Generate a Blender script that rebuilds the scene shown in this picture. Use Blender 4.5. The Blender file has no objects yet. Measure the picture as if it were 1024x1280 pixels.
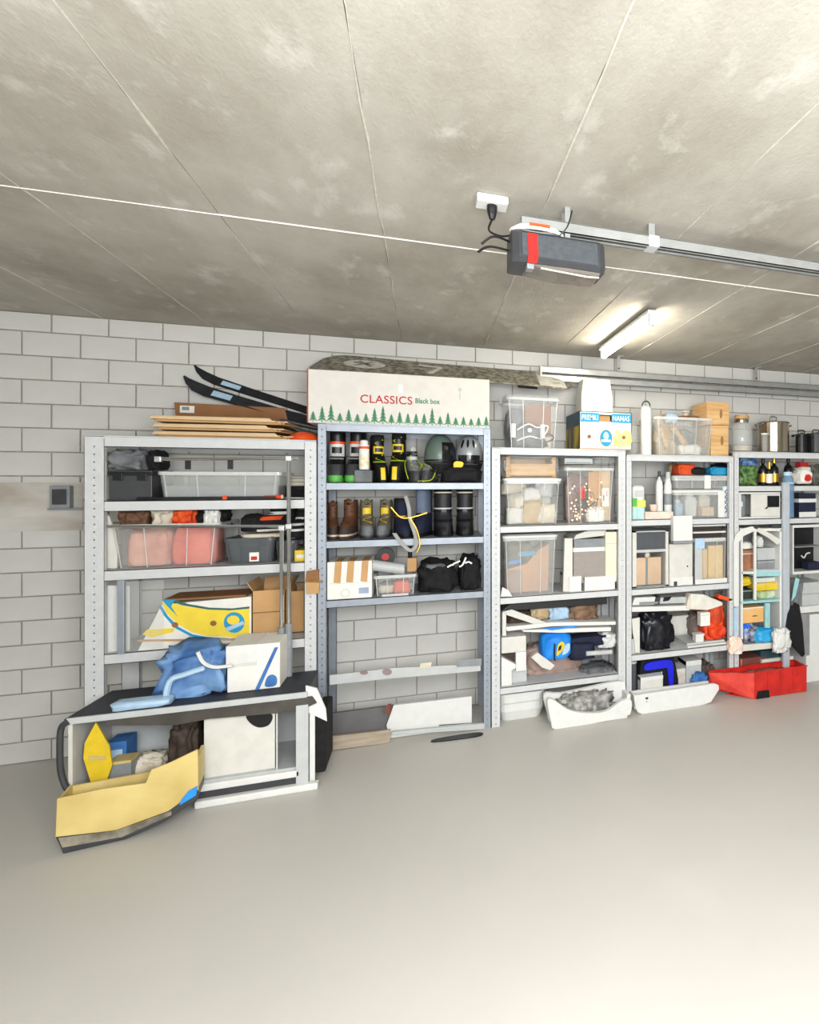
import bpy, bmesh, math, random
from mathutils import Vector, Matrix, noise
C = bpy.context.scene
COL = C.collection
PI = math.pi

# ------------------------------------------------------------------ camera
F_PX, CX, CY = 750.0, 825.0, 602.0          # focal length and principal point in 1024x1280 pixels
TH = math.atan(293 / 750)                    # the camera looks to the right of the wall's normal
DIST, EYE = 4.38, 1.56
cam_data = bpy.data.cameras.new('camera')
cam = bpy.data.objects.new('camera', cam_data)
COL.objects.link(cam)
cam.location = (0, -DIST, EYE)
cam.rotation_euler = (PI / 2, 0, -TH)
cam_data.sensor_fit = 'HORIZONTAL'
cam_data.sensor_width = 36
cam_data.lens = 36 * F_PX / 1024
cam_data.shift_x = (512 - CX) / 1024
cam_data.shift_y = (CY - 640) / 1024
cam_data.clip_start = 0.05
C.camera = cam

# ------------------------------------------------------------------ world, lights, exposure
world = bpy.data.worlds.new('world')
C.world = world
world.use_nodes = True
world.node_tree.nodes['Background'].inputs[0].default_value = (0.9, 0.95, 1.0, 1)
world.node_tree.nodes['Background'].inputs[1].default_value = 0.6

def area(name, loc, rot, sx, sy, power, color):
    l = bpy.data.lights.new(name, 'AREA')
    l.shape = 'RECTANGLE'
    l.size, l.size_y = sx, sy
    l.energy = power
    l.color = color
    o = bpy.data.objects.new(name, l)
    COL.objects.link(o)
    o.location = loc
    o.rotation_euler = rot
    return o

area('bounce_flash', (-0.1, -5.5, 0.9), (PI, 0, -TH), 2.2, 1.4, 78, (0.97, 0.985, 1.0))     # fires up at the ceiling
area('fill_flash', (0.5, -5.2, 1.75), (math.radians(84), 0, -0.25), 2.6, 1.0, 92, (0.96, 0.98, 1.0))
area('rear_lamps', (0.3, -5.0, 2.42), (0, 0, 0), 4.0, 1.4, 72, (0.97, 0.98, 1.0))

C.view_settings.view_transform = 'Standard'
C.view_settings.look = 'None'
C.view_settings.gamma = 1
C.view_settings.use_curve_mapping = False
C.view_settings.exposure = 1.05

# ------------------------------------------------------------------ projecting the survey onto upright planes
_c, _s = math.cos(TH), math.sin(TH)
def X(px, y): return (DIST + y) * math.tan(TH + math.atan((px - CX) / F_PX))
def Z(px, py, y): return EYE + (CY - py) * (X(px, y) * _s + (DIST + y) * _c) / F_PX

# ------------------------------------------------------------------ materials
MATS = {}
def lin(c):
    return tuple((v / 12.92 if v <= 0.04045 else ((v + 0.055) / 1.055) ** 2.4) for v in (x / 255 for x in c))

def mat(name, rgb, rough=0.55, metal=0.0, var=0.08, scale=18.0, bump=0.0, rgb2=None, stretch=None, spec=0.4, detail=3):
    if name in MATS: return MATS[name]
    m = bpy.data.materials.new(name)
    m.use_nodes = True
    nt = m.node_tree
    b = nt.nodes['Principled BSDF']
    b.inputs['Roughness'].default_value = rough
    b.inputs['Metallic'].default_value = metal
    b.inputs['Specular IOR Level'].default_value = spec
    tc = nt.nodes.new('ShaderNodeTexCoord')
    mp = nt.nodes.new('ShaderNodeMapping')
    if stretch: mp.inputs['Scale'].default_value = stretch
    nz = nt.nodes.new('ShaderNodeTexNoise')
    nz.inputs['Scale'].default_value = scale
    nz.inputs['Detail'].default_value = detail
    rp = nt.nodes.new('ShaderNodeValToRGB')
    a = lin(rgb)
    if rgb2 is None:
        lo = tuple(v * (1 - var) for v in a); hi = tuple(min(1, v * (1 + var)) for v in a)
    else:
        lo = a; hi = lin(rgb2)
    rp.color_ramp.elements[0].color = (*lo, 1); rp.color_ramp.elements[0].position = 0.35
    rp.color_ramp.elements[1].color = (*hi, 1); rp.color_ramp.elements[1].position = 0.65
    nt.links.new(tc.outputs['Object'], mp.inputs[0])
    nt.links.new(mp.outputs[0], nz.inputs['Vector'])
    nt.links.new(nz.outputs['Fac'], rp.inputs[0])
    nt.links.new(rp.outputs[0], b.inputs['Base Color'])
    if bump:
        bp = nt.nodes.new('ShaderNodeBump')
        bp.inputs['Strength'].default_value = bump
        bp.inputs['Distance'].default_value = 0.01
        nt.links.new(nz.outputs['Fac'], bp.inputs['Height'])
        nt.links.new(bp.outputs[0], b.inputs['Normal'])
    MATS[name] = m
    return m

def clear(name, rgb, alpha, rough=0.15):
    """cloudy see-through plastic or glass sheet"""
    if name in MATS: return MATS[name]
    m = bpy.data.materials.new(name); m.use_nodes = True
    nt = m.node_tree
    b = nt.nodes['Principled BSDF']
    b.inputs['Base Color'].default_value = (*lin(rgb), 1)
    b.inputs['Roughness'].default_value = rough
    tr = nt.nodes.new('ShaderNodeBsdfTransparent')
    nz = nt.nodes.new('ShaderNodeTexNoise'); nz.inputs['Scale'].default_value = 14
    tc = nt.nodes.new('ShaderNodeTexCoord')
    mr = nt.nodes.new('ShaderNodeMapRange')
    mr.inputs['To Min'].default_value = alpha * 0.7; mr.inputs['To Max'].default_value = min(1, alpha * 1.3)
    mx = nt.nodes.new('ShaderNodeMixShader')
    nt.links.new(tc.outputs['Object'], nz.inputs['Vector'])
    nt.links.new(nz.outputs['Fac'], mr.inputs['Value'])
    nt.links.new(mr.outputs[0], mx.inputs[0])
    nt.links.new(tr.outputs[0], mx.inputs[1]); nt.links.new(b.outputs[0], mx.inputs[2])
    nt.links.new(mx.outputs[0], nt.nodes['Material Output'].inputs['Surface'])
    MATS[name] = m
    return m

def glow(name, rgb, strength):
    if name in MATS: return MATS[name]
    m = bpy.data.materials.new(name); m.use_nodes = True
    b = m.node_tree.nodes['Principled BSDF']
    b.inputs['Base Color'].default_value = (*lin(rgb), 1)
    b.inputs['Emission Color'].default_value = (*lin(rgb), 1)
    b.inputs['Emission Strength'].default_value = strength
    MATS[name] = m
    return m

def concrete(name, rgb_a, rgb_b, rgb_stain, rough, scale, stretch=(1, 1, 1), bump=0.25, gloss_var=0.0):
    m = bpy.data.materials.new(name); m.use_nodes = True
    nt = m.node_tree; N = nt.nodes; L = nt.links
    b = N['Principled BSDF']; b.inputs['Roughness'].default_value = rough
    b.inputs['Specular IOR Level'].default_value = 0.35
    tc = N.new('ShaderNodeTexCoord'); mp = N.new('ShaderNodeMapping'); mp.inputs['Scale'].default_value = stretch
    L.new(tc.outputs['Object'], mp.inputs[0])
    def nz(sc, det, ro=0.6):
        n = N.new('ShaderNodeTexNoise'); n.inputs['Scale'].default_value = sc
        n.inputs['Detail'].default_value = det; n.inputs['Roughness'].default_value = ro
        L.new(mp.outputs[0], n.inputs['Vector']); return n
    n1 = nz(scale, 8, 0.65); n2 = nz(scale * 3.3, 6); n3 = nz(scale * 40, 3)
    r1 = N.new('ShaderNodeValToRGB')
    r1.color_ramp.elements[0].position = 0.33; r1.color_ramp.elements[0].color = (*lin(rgb_a), 1)
    r1.color_ramp.elements[1].position = 0.68; r1.color_ramp.elements[1].color = (*lin(rgb_b), 1)
    L.new(n1.outputs['Fac'], r1.inputs[0])
    r2 = N.new('ShaderNodeValToRGB')
    r2.color_ramp.elements[0].position = 0.58; r2.color_ramp.elements[0].color = (0, 0, 0, 1)
    r2.color_ramp.elements[1].position = 0.75; r2.color_ramp.elements[1].color = (0.55, 0.55, 0.55, 1)
    L.new(n2.outputs['Fac'], r2.inputs[0])
    mx = N.new('ShaderNodeMix'); mx.data_type = 'RGBA'
    L.new(r2.outputs[0], mx.inputs['Factor']); L.new(r1.outputs[0], mx.inputs['A']); mx.inputs['B'].default_value = (*lin(rgb_stain), 1)
    L.new(mx.outputs['Result'], b.inputs['Base Color'])
    ad = N.new('ShaderNodeMath'); ad.operation = 'ADD'
    L.new(n2.outputs['Fac'], ad.inputs[0]); L.new(n3.outputs['Fac'], ad.inputs[1])
    bp = N.new('ShaderNodeBump'); bp.inputs['Strength'].default_value = bump; bp.inputs['Distance'].default_value = 0.004
    L.new(ad.outputs[0], bp.inputs['Height']); L.new(bp.outputs[0], b.inputs['Normal'])
    MATS[name] = m
    return m

M_CEIL = concrete('shuttered_concrete', (148, 142, 130), (178, 174, 164), (208, 206, 200), 0.85, 1.5, (1.6, 0.8, 1), 0.4)
M_FLOOR = concrete('floor_screed', (180, 177, 170), (190, 187, 180), (194, 191, 184), 0.42, 0.35, (1, 1, 1), 0.05)
M_BLOCK = mat('sand_lime_block', (196, 195, 190), 0.85, var=0.05, scale=4, bump=0.08, spec=0.2)
M_MORTAR = mat('mortar', (162, 154, 142), 0.95, var=0.12, scale=30, bump=0.2, spec=0.1)
M_PLASTER = mat('stained_plaster', (168, 160, 148), 0.9, rgb2=(198, 196, 190), scale=3.0, spec=0.2, stretch=(1, 1, 2.5))
M_WHITEMETAL = mat('white_powder_coat', (198, 200, 200), 0.42, var=0.03)
M_GREYMETAL = mat('grey_galvanised', (146, 153, 162), 0.42, metal=0.25, var=0.06)
M_ZINC = mat('zinc', (176, 178, 176), 0.35, metal=0.6, var=0.08)
M_CHROME = mat('chrome', (205, 205, 205), 0.12, metal=1.0, var=0.02)
M_STEEL = mat('brushed_steel', (200, 190, 170), 0.18, metal=1.0, var=0.08, stretch=(1, 1, 0.1))
M_DARKSTEEL = mat('dark_metal', (60, 60, 64), 0.4, metal=0.6)
M_CARD = mat('cardboard', (190, 150, 104), 0.85, var=0.06, scale=8, spec=0.15)
M_CARDLIGHT = mat('light_cardboard', (205, 178, 140), 0.85, var=0.05, scale=8, spec=0.15)
M_CARDDARK = mat('brown_cardboard', (140, 100, 68), 0.85, var=0.08, scale=10, spec=0.15)
M_WOOD = mat('plywood', (212, 176, 124), 0.6, rgb2=(188, 146, 92), scale=5, stretch=(1, 1, 9))
M_WOODDARK = mat('stained_wood', (120, 82, 52), 0.5, rgb2=(150, 104, 66), scale=5, stretch=(9, 1, 1))
M_WHITE = mat('white_plastic', (216, 216, 212), 0.45, var=0.03)
M_PAPER = mat('white_paper', (226, 224, 216), 0.8, var=0.03)
M_OFFWHITE = mat('offwhite_board', (208, 206, 198), 0.7, var=0.04)
M_GREYPL = mat('grey_plastic', (132, 136, 138), 0.5)
M_LTGREY = mat('pale_grey_plastic', (184, 187, 186), 0.5, var=0.04)
M_DKGREY = mat('charcoal_plastic', (58, 59, 62), 0.45)
M_BLACK = mat('black_plastic', (20, 20, 22), 0.4, var=0.2)
M_BLACKCLOTH = mat('black_fabric', (16, 16, 18), 0.85, var=0.35, scale=35, bump=0.4)
M_NAVY = mat('navy_fabric', (24, 30, 52), 0.8, var=0.25, scale=30, bump=0.3)
M_RED = mat('red_plastic', (196, 38, 34), 0.4, var=0.12)
M_REDCLOTH = mat('salmon_red_fabric', (206, 92, 72), 0.8, rgb2=(222, 122, 98), scale=9, bump=0.3)
M_PINK = mat('pale_pink_fabric', (218, 170, 150), 0.85, rgb2=(196, 140, 122), scale=9, bump=0.3)
M_ORANGE = mat('orange_fabric', (226, 88, 28), 0.7, rgb2=(200, 62, 20), scale=9, bump=0.2)
M_ORANGEPL = mat('orange_plastic', (232, 82, 30), 0.4)
M_YELLOW = mat('yellow_print', (232, 205, 60), 0.6, var=0.04)
M_YELLOWPL = mat('yellow_plastic', (222, 190, 40), 0.45)
M_MUSTARD = mat('pale_yellow_plastic', (212, 190, 122), 0.6, rgb2=(190, 166, 98), scale=5)
M_GOLD = mat('gold_foil', (214, 164, 60), 0.3, metal=0.8)
M_BLUE = mat('blue_fabric', (46, 96, 160), 0.7, rgb2=(70, 124, 186), scale=12, bump=0.3)
M_BRIGHTBLUE = mat('bright_blue_fabric', (20, 122, 216), 0.55, rgb2=(40, 146, 232), scale=8)
M_ROYAL = mat('royal_blue_fabric', (22, 30, 210), 0.55)
M_SKY = mat('sky_blue_print', (32, 146, 190), 0.6, var=0.04)
M_PALEBLUE = mat('pale_blue_plastic', (168, 196, 218), 0.5)
M_TEAL = mat('pale_teal_plastic', (150, 198, 200), 0.5)
M_GREEN = mat('green_plastic', (86, 168, 70), 0.5)
M_LIME = mat('lime_cord', (176, 200, 40), 0.6)
M_TREE = mat('green_print', (70, 126, 92), 0.7, var=0.05)
M_TEXTRED = mat('red_print', (176, 40, 40), 0.7, var=0.02)
M_SAGE = mat('sage_helmet_shell', (92, 108, 98), 0.35, var=0.04)
M_SILVER = mat('silver_helmet_shell', (160, 164, 168), 0.28, metal=0.3, var=0.04)
M_LEATHER = mat('brown_leather', (104, 66, 42), 0.6, rgb2=(82, 50, 32), scale=14, bump=0.15)
M_KHAKI = mat('khaki_suede', (112, 102, 78), 0.85, rgb2=(92, 86, 68), scale=20, bump=0.2)
M_TAN = mat('tan_fabric', (196, 176, 142), 0.85, rgb2=(176, 152, 116), scale=9, bump=0.3)
M_CREAM = mat('cream_fabric', (216, 208, 190), 0.85, rgb2=(194, 184, 164), scale=8, bump=0.3)
M_FUR = mat('brown_plush', (120, 88, 66), 0.95, rgb2=(90, 62, 46), scale=50, bump=0.6)
M_GREYCLOTH = mat('grey_fabric', (120, 122, 124), 0.85, rgb2=(92, 94, 98), scale=14, bump=0.3)
M_DKBROWN = mat('dark_brown', (62, 50, 42), 0.7)
M_BRICKRED = mat('faded_maroon', (116, 66, 56), 0.7)
M_BOARD = mat('speckled_board', (84, 80, 68), 0.5, rgb2=(158, 152, 134), scale=34, detail=6)
M_GLASSDK = mat('dark_bottle_glass', (18, 20, 16), 0.08, spec=0.7)
M_LEAFBAG = mat('leaf_print', (24, 70, 40), 0.45, rgb2=(120, 150, 80), scale=28)
M_CLEAR = clear('clear_plastic', (222, 224, 222), 0.10)
M_CLEAR2 = clear('frosted_plastic', (214, 216, 212), 0.20, 0.3)
M_SMOKE = clear('smoked_plastic', (96, 100, 104), 0.6, 0.25)
M_RIM = clear('thick_clear_plastic', (226, 228, 224), 0.5, 0.2)
M_GLASS = clear('glass', (230, 234, 230), 0.14, 0.03)
M_BLUEGLASS = clear('blue_tinted_plastic', (120, 158, 190), 0.6, 0.1)
M_REDCLEAR = clear('red_translucent_plastic', (196, 40, 36), 0.9, 0.35)
M_FILM = clear('crumpled_film', (236, 236, 232), 0.20, 0.12)
M_TUBE = glow('lit_tube', (255, 246, 228), 22)
M_BULB = glow('fairy_light', (255, 206, 140), 2.2)

# ------------------------------------------------------------------ mesh builder
class MB:
    def __init__(s): s.v = []; s.f = []
    def add(s, vs, fs):
        o = len(s.v); s.v += [tuple(p) for p in vs]; s.f += [tuple(i + o for i in f) for f in fs]; return s
    def box(s, x0, x1, y0, y1, z0, z1):
        return s.add([(x0,y0,z0),(x1,y0,z0),(x1,y1,z0),(x0,y1,z0),(x0,y0,z1),(x1,y0,z1),(x1,y1,z1),(x0,y1,z1)],
                     [(0,3,2,1),(4,5,6,7),(0,1,5,4),(1,2,6,5),(2,3,7,6),(3,0,4,7)])
    def loft(s, rings, cap0=True, cap1=True, close=False):
        n = len(rings[0]); vs = [p for r in rings for p in r]; fs = []
        m = len(rings)
        for i in range(m if close else m - 1):
            a, b = i * n, ((i + 1) % m) * n
            for j in range(n):
                k = (j + 1) % n
                fs.append((a + j, a + k, b + k, b + j))
        if cap0 and not close: fs.append(tuple(range(n - 1, -1, -1)))
        if cap1 and not close: fs.append(tuple(range((m - 1) * n, m * n)))
        return s.add(vs, fs)
    def prism(s, poly, y0, y1):                   # poly in x,z counter-clockwise seen from the front
        return s.loft([[(x, y0, z) for x, z in poly], [(x, y1, z) for x, z in poly]])
    def slab(s, poly, z0, z1):
        return s.loft([[(x, y, z0) for x, y in poly], [(x, y, z1) for x, y in poly]])
    def lathe(s, prof, n=18, cx=0, cy=0, cap0=True, cap1=True):
        return s.loft([[(cx + r * math.cos(2*PI*k/n), cy + r * math.sin(2*PI*k/n), z) for k in range(n)] for r, z in prof], cap0, cap1)
    def tube(s, pts, r, n=8, closed=False):
        pts = [Vector(p) for p in pts]; rings = []; m = len(pts)
        up = None
        for i, p in enumerate(pts):
            a = pts[(i - 1) % m] if (closed or i) else p
            b = pts[(i + 1) % m] if (closed or i < m - 1) else p
            t = (b - a).normalized()
            if up is None: up = Vector((0, 0, 1)) if abs(t.z) < 0.9 else Vector((1, 0, 0))
            u = (up - t * up.dot(t))
            if u.length < 1e-6: u = t.orthogonal()
            u.normalize(); w = t.cross(u); up = u
            rr = r[i] if isinstance(r, (list, tuple)) else r
            rings.append([p + (u * math.cos(2*PI*k/n) + w * math.sin(2*PI*k/n)) * rr for k in range(n)])
        return s.loft(rings, close=closed)
    def ball(s, c, rx, ry, rz, n=14, m=8, lo=-0.5, hi=0.5):
        rings = []
        for i in range(m + 1):
            a = PI * (lo + (hi - lo) * i / m)
            rings.append([(c[0] + rx * math.cos(a) * math.cos(2*PI*k/n), c[1] + ry * math.cos(a) * math.sin(2*PI*k/n), c[2] + rz * math.sin(a)) for k in range(n)])
        return s.loft(rings)
    def heap(s, w, d, h, seed=0, amp=0.25, freq=9.0, sub=4, fold=True, box=0.35):
        """a soft crumpled mass standing on z = 0"""
        bm = bmesh.new()
        bmesh.ops.create_icosphere(bm, subdivisions=sub, radius=1)
        off = Vector((seed * 3.7, seed * 1.3, seed * 7.1))
        vs = []
        for v in bm.verts:
            p = v.co.copy()
            q = Vector([math.copysign(abs(t) ** (1 - box), t) for t in p])
            n = noise.noise(p * freq * 0.35 + off) * amp
            k = abs(noise.noise(Vector((p.x * freq, p.y * freq, p.z * freq * 0.45)) * 0.6 + off)) if fold else 0
            q *= 1 + n - k * amp * 0.9
            z = max(q.z, -0.72)
            vs.append((q.x * w / 2, q.y * d / 2, (z + 0.72) / 1.72 * h))
        fs = [tuple(v.index for v in f.verts) for f in bm.faces]
        bm.free()
        return s.add(vs, fs)
    def mesh(s, name, bevel=0, smooth=False):
        me = bpy.data.meshes.new(name)
        bm = bmesh.new()
        vs = [bm.verts.new(p) for p in s.v]
        for f in s.f:
            try: bm.faces.new([vs[i] for i in f])
            except ValueError: pass
        bmesh.ops.recalc_face_normals(bm, faces=bm.faces[:])
        if bevel:
            es = [e for e in bm.edges if len(e.link_faces) == 2 and e.calc_face_angle(0) > 0.6]
            if es: bmesh.ops.bevel(bm, geom=es, offset=bevel, segments=2, affect='EDGES', profile=0.6, clamp_overlap=True)
        bm.to_mesh(me); bm.free()
        if smooth:
            me.polygons.foreach_set('use_smooth', [True] * len(me.polygons))
        return me
    def build(s, name, m, parent=None, loc=(0, 0, 0), rot=(0, 0, 0), bevel=0, smooth=False, kind=None, label=None):
        me = s.mesh(name, bevel, smooth)
        me.materials.append(m)
        return link(name, me, parent, loc, rot, kind, label)

def link(name, data, parent=None, loc=(0, 0, 0), rot=(0, 0, 0), kind=None, label=None):
    o = bpy.data.objects.new(name, data)
    COL.objects.link(o)
    o.location = loc; o.rotation_euler = rot
    if parent: o.parent = parent
    if kind: o['kind'] = kind
    if label: o['label'] = label
    return o

def tag(o, label, cat, group=None):
    o['label'] = label; o['category'] = cat
    if group: o['group'] = group
    return o

def thing(name, label, cat, loc, rotz=0, group=None):
    o = link(name, None, None, loc, (0, 0, rotz))
    o.empty_display_size = 0.1
    return tag(o, label, cat, group)

def children(o): return [c for c in bpy.data.objects if c.parent == o]

def smooth_closed(pts, n=4):
    """Catmull-Rom through a closed outline"""
    out = []; m = len(pts)
    for i in range(m):
        p0, p1, p2, p3 = (Vector(pts[(i + k) % m]) for k in (-1, 0, 1, 2))
        for k in range(n):
            t = k / n
            out.append(tuple(0.5 * ((2*p1) + (p2-p0)*t + (2*p0-5*p1+4*p2-p3)*t*t + (3*p1-p0-3*p2+p3)*t**3)))
    return out

def curve(pts, n=5):
    out = []; m = len(pts)
    for i in range(m - 1):
        p0 = Vector(pts[max(i-1, 0)]); p1 = Vector(pts[i]); p2 = Vector(pts[i+1]); p3 = Vector(pts[min(i+2, m-1)])
        for k in range(n):
            t = k / n
            out.append(tuple(0.5 * ((2*p1) + (p2-p0)*t + (2*p0-5*p1+4*p2-p3)*t*t + (3*p1-p0-3*p2+p3)*t**3)))
    out.append(tuple(pts[-1]))
    return out

def rrect(w, d, r, z, n=4, cx=0, cy=0):
    out = []
    r = min(r, w / 2 - 1e-4, d / 2 - 1e-4)
    for qx, qy, a0 in ((1, 1, 0), (-1, 1, PI/2), (-1, -1, PI), (1, -1, 1.5*PI)):
        for k in range(n + 1):
            a = a0 + PI / 2 * k / n
            out.append((cx + qx * (w/2 - r) + r * math.cos(a), cy + qy * (d/2 - r) + r * math.sin(a), z))
    return out

def text(name, body, size, m, parent, loc, center=False, bold=0.0, sx=1.0):
    cu = bpy.data.curves.new(name, 'FONT')
    cu.body = body; cu.size = size; cu.extrude = 0.0004; cu.offset = bold
    cu.space_character = 1.05
    if center: cu.align_x = 'CENTER'
    t = bpy.data.objects.new(name, cu); COL.objects.link(t)
    bpy.context.view_layer.update()
    me = bpy.data.meshes.new_from_object(t.evaluated_get(bpy.context.evaluated_depsgraph_get()))
    bpy.data.objects.remove(t); bpy.data.curves.remove(cu)
    me.materials.clear(); me.materials.append(m)
    me.transform(Matrix.Diagonal((sx, 1, 1, 1)))
    return link(name, me, parent, loc, (PI / 2, 0, 0))

def S(px0, px1, pyt, zs, yf):
    x0, x1 = X(px0, yf), X(px1, yf)
    return (x0 + x1) / 2, x1 - x0, Z((px0 + px1) / 2, pyt, yf) - zs

# ================================================================== SETTING
CEIL = 2.50
XL, XR, YB = -4.2, 6.2, -8.4
MB().box(XL, XR, YB, 0.2, -0.12, 0).build('floor', M_FLOOR, kind='structure')
fl = bpy.data.objects['floor']
MB().tube(curve([(-2.6, -2.35, 0.0), (-1.95, -2.37, 0.0), (-1.42, -2.34, 0.0), (-1.2, -2.37, 0.0)], 4), 0.0022, 5).build('floor_crack', M_MORTAR, fl)

# ceiling: a slab with the cast panels hung under it, a mortar ridge along each joint
ceil = MB().box(XL, XR, YB, 0.2, CEIL + 0.012, CEIL + 0.25).build('ceiling', M_MORTAR, kind='structure')
J0, JP = -1.205, 0.528
ys = [0.2, -1.85, -4.1, -6.3, YB]
rnd = random.Random(3)
xs = [XL] + [J0 + JP * k for k in range(-5, 14)] + [XR]
ridge = MB()
for i in range(len(xs) - 1):
    for j in range(len(ys) - 1):
        dz = rnd.uniform(-0.0012, 0.0012)
        me = MB().box(xs[i] + 0.0015, xs[i+1] - 0.0015, ys[j+1] + 0.0015, ys[j] - 0.0015, CEIL + dz, CEIL + 0.015).mesh('ceiling_panel')
        me.materials.append(M_CEIL)
        link('ceiling_panel', me, ceil)
M_LIME_RIDGE = mat('lime_ridge', (186, 181, 170), 0.9, var=0.1, scale=40)
for k, x in enumerate(xs[1:-1]):
    pts = [(x + rnd.uniform(-0.003, 0.003), y0, CEIL + 0.0004) for y0 in [0.0 - 0.16 * q for q in range(0, 40)]]
    MB().tube(pts, [0.0012 + rnd.random() ** 2 * 0.0042 for _ in pts], 5).build('joint_ridge', M_LIME_RIDGE, ceil)
pts = [(XL + 0.25 * q, -1.85 + rnd.uniform(-0.002, 0.002), CEIL - 0.001) for q in range(0, 30)]
MB().tube(pts, 0.0032, 5).build('joint_ridge', mat('pale_ridge', (226, 222, 212), 0.9), ceil)

# block wall: mortar core, one object per block in view
wall = MB().box(XL, XR, 0.012, 0.2, 0, CEIL + 0.02).build('wall_back', M_MORTAR, kind='structure')
BP, BL, BZ0 = 0.134, 0.2535, -0.017
JT = 0.007
def block_mesh(w, h):
    me = MB().box(-w/2, w/2, 0.0, 0.03, -h/2, h/2).mesh('block', bevel=0.002)
    me.materials.append(M_BLOCK); return me
FULL = block_mesh(BL - JT, BP - JT)
HALF = {}
cand = []; rest = []
for r in range(0, 19):
    z0 = max(0.0, BZ0 + r * BP); z1 = min(CEIL, BZ0 + (r + 1) * BP)
    if z1 - z0 < 0.02: continue
    off = -2.083 if r % 2 else -2.083 + BL / 2
    for k in range(-8, 33):
        x0 = off + k * BL; x1 = x0 + BL
        x0, x1 = max(x0, XL), min(x1, XR)
        if x1 - x0 < 0.03: continue
        xm, zm = (x0 + x1) / 2, (z0 + z1) / 2
        vis = -2.45 < xm < 3.55 and (xm < -1.6 or zm > 1.72 or (-0.62 < xm < 0.42 and 0.38 < zm < 0.95)
              or (1.1 < zm < 1.75 and xm < 0.45) or (1.5 < zm and xm > 1.2) or (0.95 < zm < 1.1 and -1.5 < xm < 0.4))
        (cand if vis else rest).append((x0, x1, z0, z1))
extra = cand[300:]; cand = cand[:300]
for x0, x1, z0, z1 in cand:
    w, h = x1 - x0 - JT, z1 - z0 - JT
    key = (round(w, 3), round(h, 3))
    full = key == (round(BL - JT, 3), round(BP - JT, 3))
    if not full and key not in HALF: HALF[key] = block_mesh(w, h)
    o = link('block', FULL if full else HALF[key], wall, ((x0+x1)/2, rnd.uniform(-0.0015, 0.0015), (z0+z1)/2))
mb = MB()
for x0, x1, z0, z1 in rest + extra: mb.box(x0 + JT/2, x1 - JT/2, 0, 0.03, z0 + JT/2, z1 - JT/2)
mb.build('block_courses', M_BLOCK, wall, kind='stuff')
# smooth repair patch over three courses on the left
pz0, pz1 = Z(50, 664, 0), Z(50, 603, 0)
MB().box(-2.9, X(104, 0), -0.004, 0.01, pz0, pz1).build('plaster_patch', M_PLASTER, wall, label='smooth stained patch across the block courses')
MB().box(XL - 0.2, XL, YB, 0.2, 0, CEIL + 0.2).build('wall_left', M_BLOCK, kind='structure')
MB().box(XR, XR + 0.2, YB, 0.2, 0, CEIL + 0.2).build('wall_right', M_BLOCK, kind='structure')
MB().box(XL, XR, YB - 0.2, YB, 0, CEIL + 0.2).build('wall_front', M_BLOCK, kind='structure')

# ================================================================== SHELVING
def post_mesh(w, d, h, hole=True):
    """channel post: front face with a real row of punched holes, folded sides, closed back"""
    m = MB(); t = 0.002; p = 0.04; n = int(h / p)
    m.box(-w/2, -w/2 + t, 0, d, 0, h).box(w/2 - t, w/2, 0, d, 0, h).box(-w/2, w/2, d - t, d, 0, h)
    hr = 0.0042; half = w / 2
    z = 0
    for i in range(n):
        z0, z1 = i * p, (i + 1) * p; zc = (z0 + z1) / 2
        sq = [(-half, z0), (0, z0), (half, z0), (half, zc), (half, z1), (0, z1), (-half, z1), (-half, zc)]
        ci = [(hr * math.cos(a), zc + hr * math.sin(a)) for a in (-2.356, -1.571, -0.785, 0, 0.785, 1.571, 2.356, PI)]
        vs = [(x, 0, q) for x, q in sq] + [(x, 0, q) for x, q in ci]
        m.add(vs, [(k, (k+1) % 8, 8 + (k+1) % 8, 8 + k) for k in range(8)])
    m.box(-half, half, 0, t, n * p, h)
    return m

def shelving(label, x0, x1, top, shelves, m, pw=0.05, wide_left=None, group=None, depth=0.45, lip=0.045):
    yf = -0.45
    t = thing('shelving_unit', label, 'shelf', ((x0 + x1) / 2, yf + depth / 2, 0), 0, group)
    hw = (x1 - x0) / 2; hd = depth / 2
    lw = wide_left or pw
    for sx, w in ((-1, lw), (1, pw)):
        me = post_mesh(w, 0.03, top).mesh('post'); me.materials.append(m)
        link('post', me, t, (sx * (hw - w/2), -hd, 0))
        mb = post_mesh(w, 0.03, top).mesh('post'); mb.materials.append(m)
        link('post', mb, t, (sx * (hw - w/2), hd - 0.01, 0), (0, 0, PI))
    for z in shelves:
        b = MB()
        b.box(-hw + lw, hw - pw, -hd, hd - 0.012, z - 0.004, z)
        b.box(-hw + lw, hw - pw, -hd, -hd + 0.003, z - lip, z)
        b.box(-hw + lw, hw - pw, -hd, -hd + 0.016, z - lip, z - lip + 0.003)
        b.box(-hw + lw, hw - pw, hd - 0.015, hd - 0.012, z - lip, z)
        if z > top - 0.05:                                          # the top board runs over the posts
            b.box(-hw + 0.002, hw - 0.002, -hd - 0.003, hd - 0.012, z - 0.003, z + 0.003)
            b.box(-hw + 0.002, -hw + lw, -hd - 0.003, -hd, z - 0.012, z); b.box(hw - pw, hw - 0.002, -hd - 0.003, -hd, z - 0.012, z)
        b.build('shelf', m, t)
    return t

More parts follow.
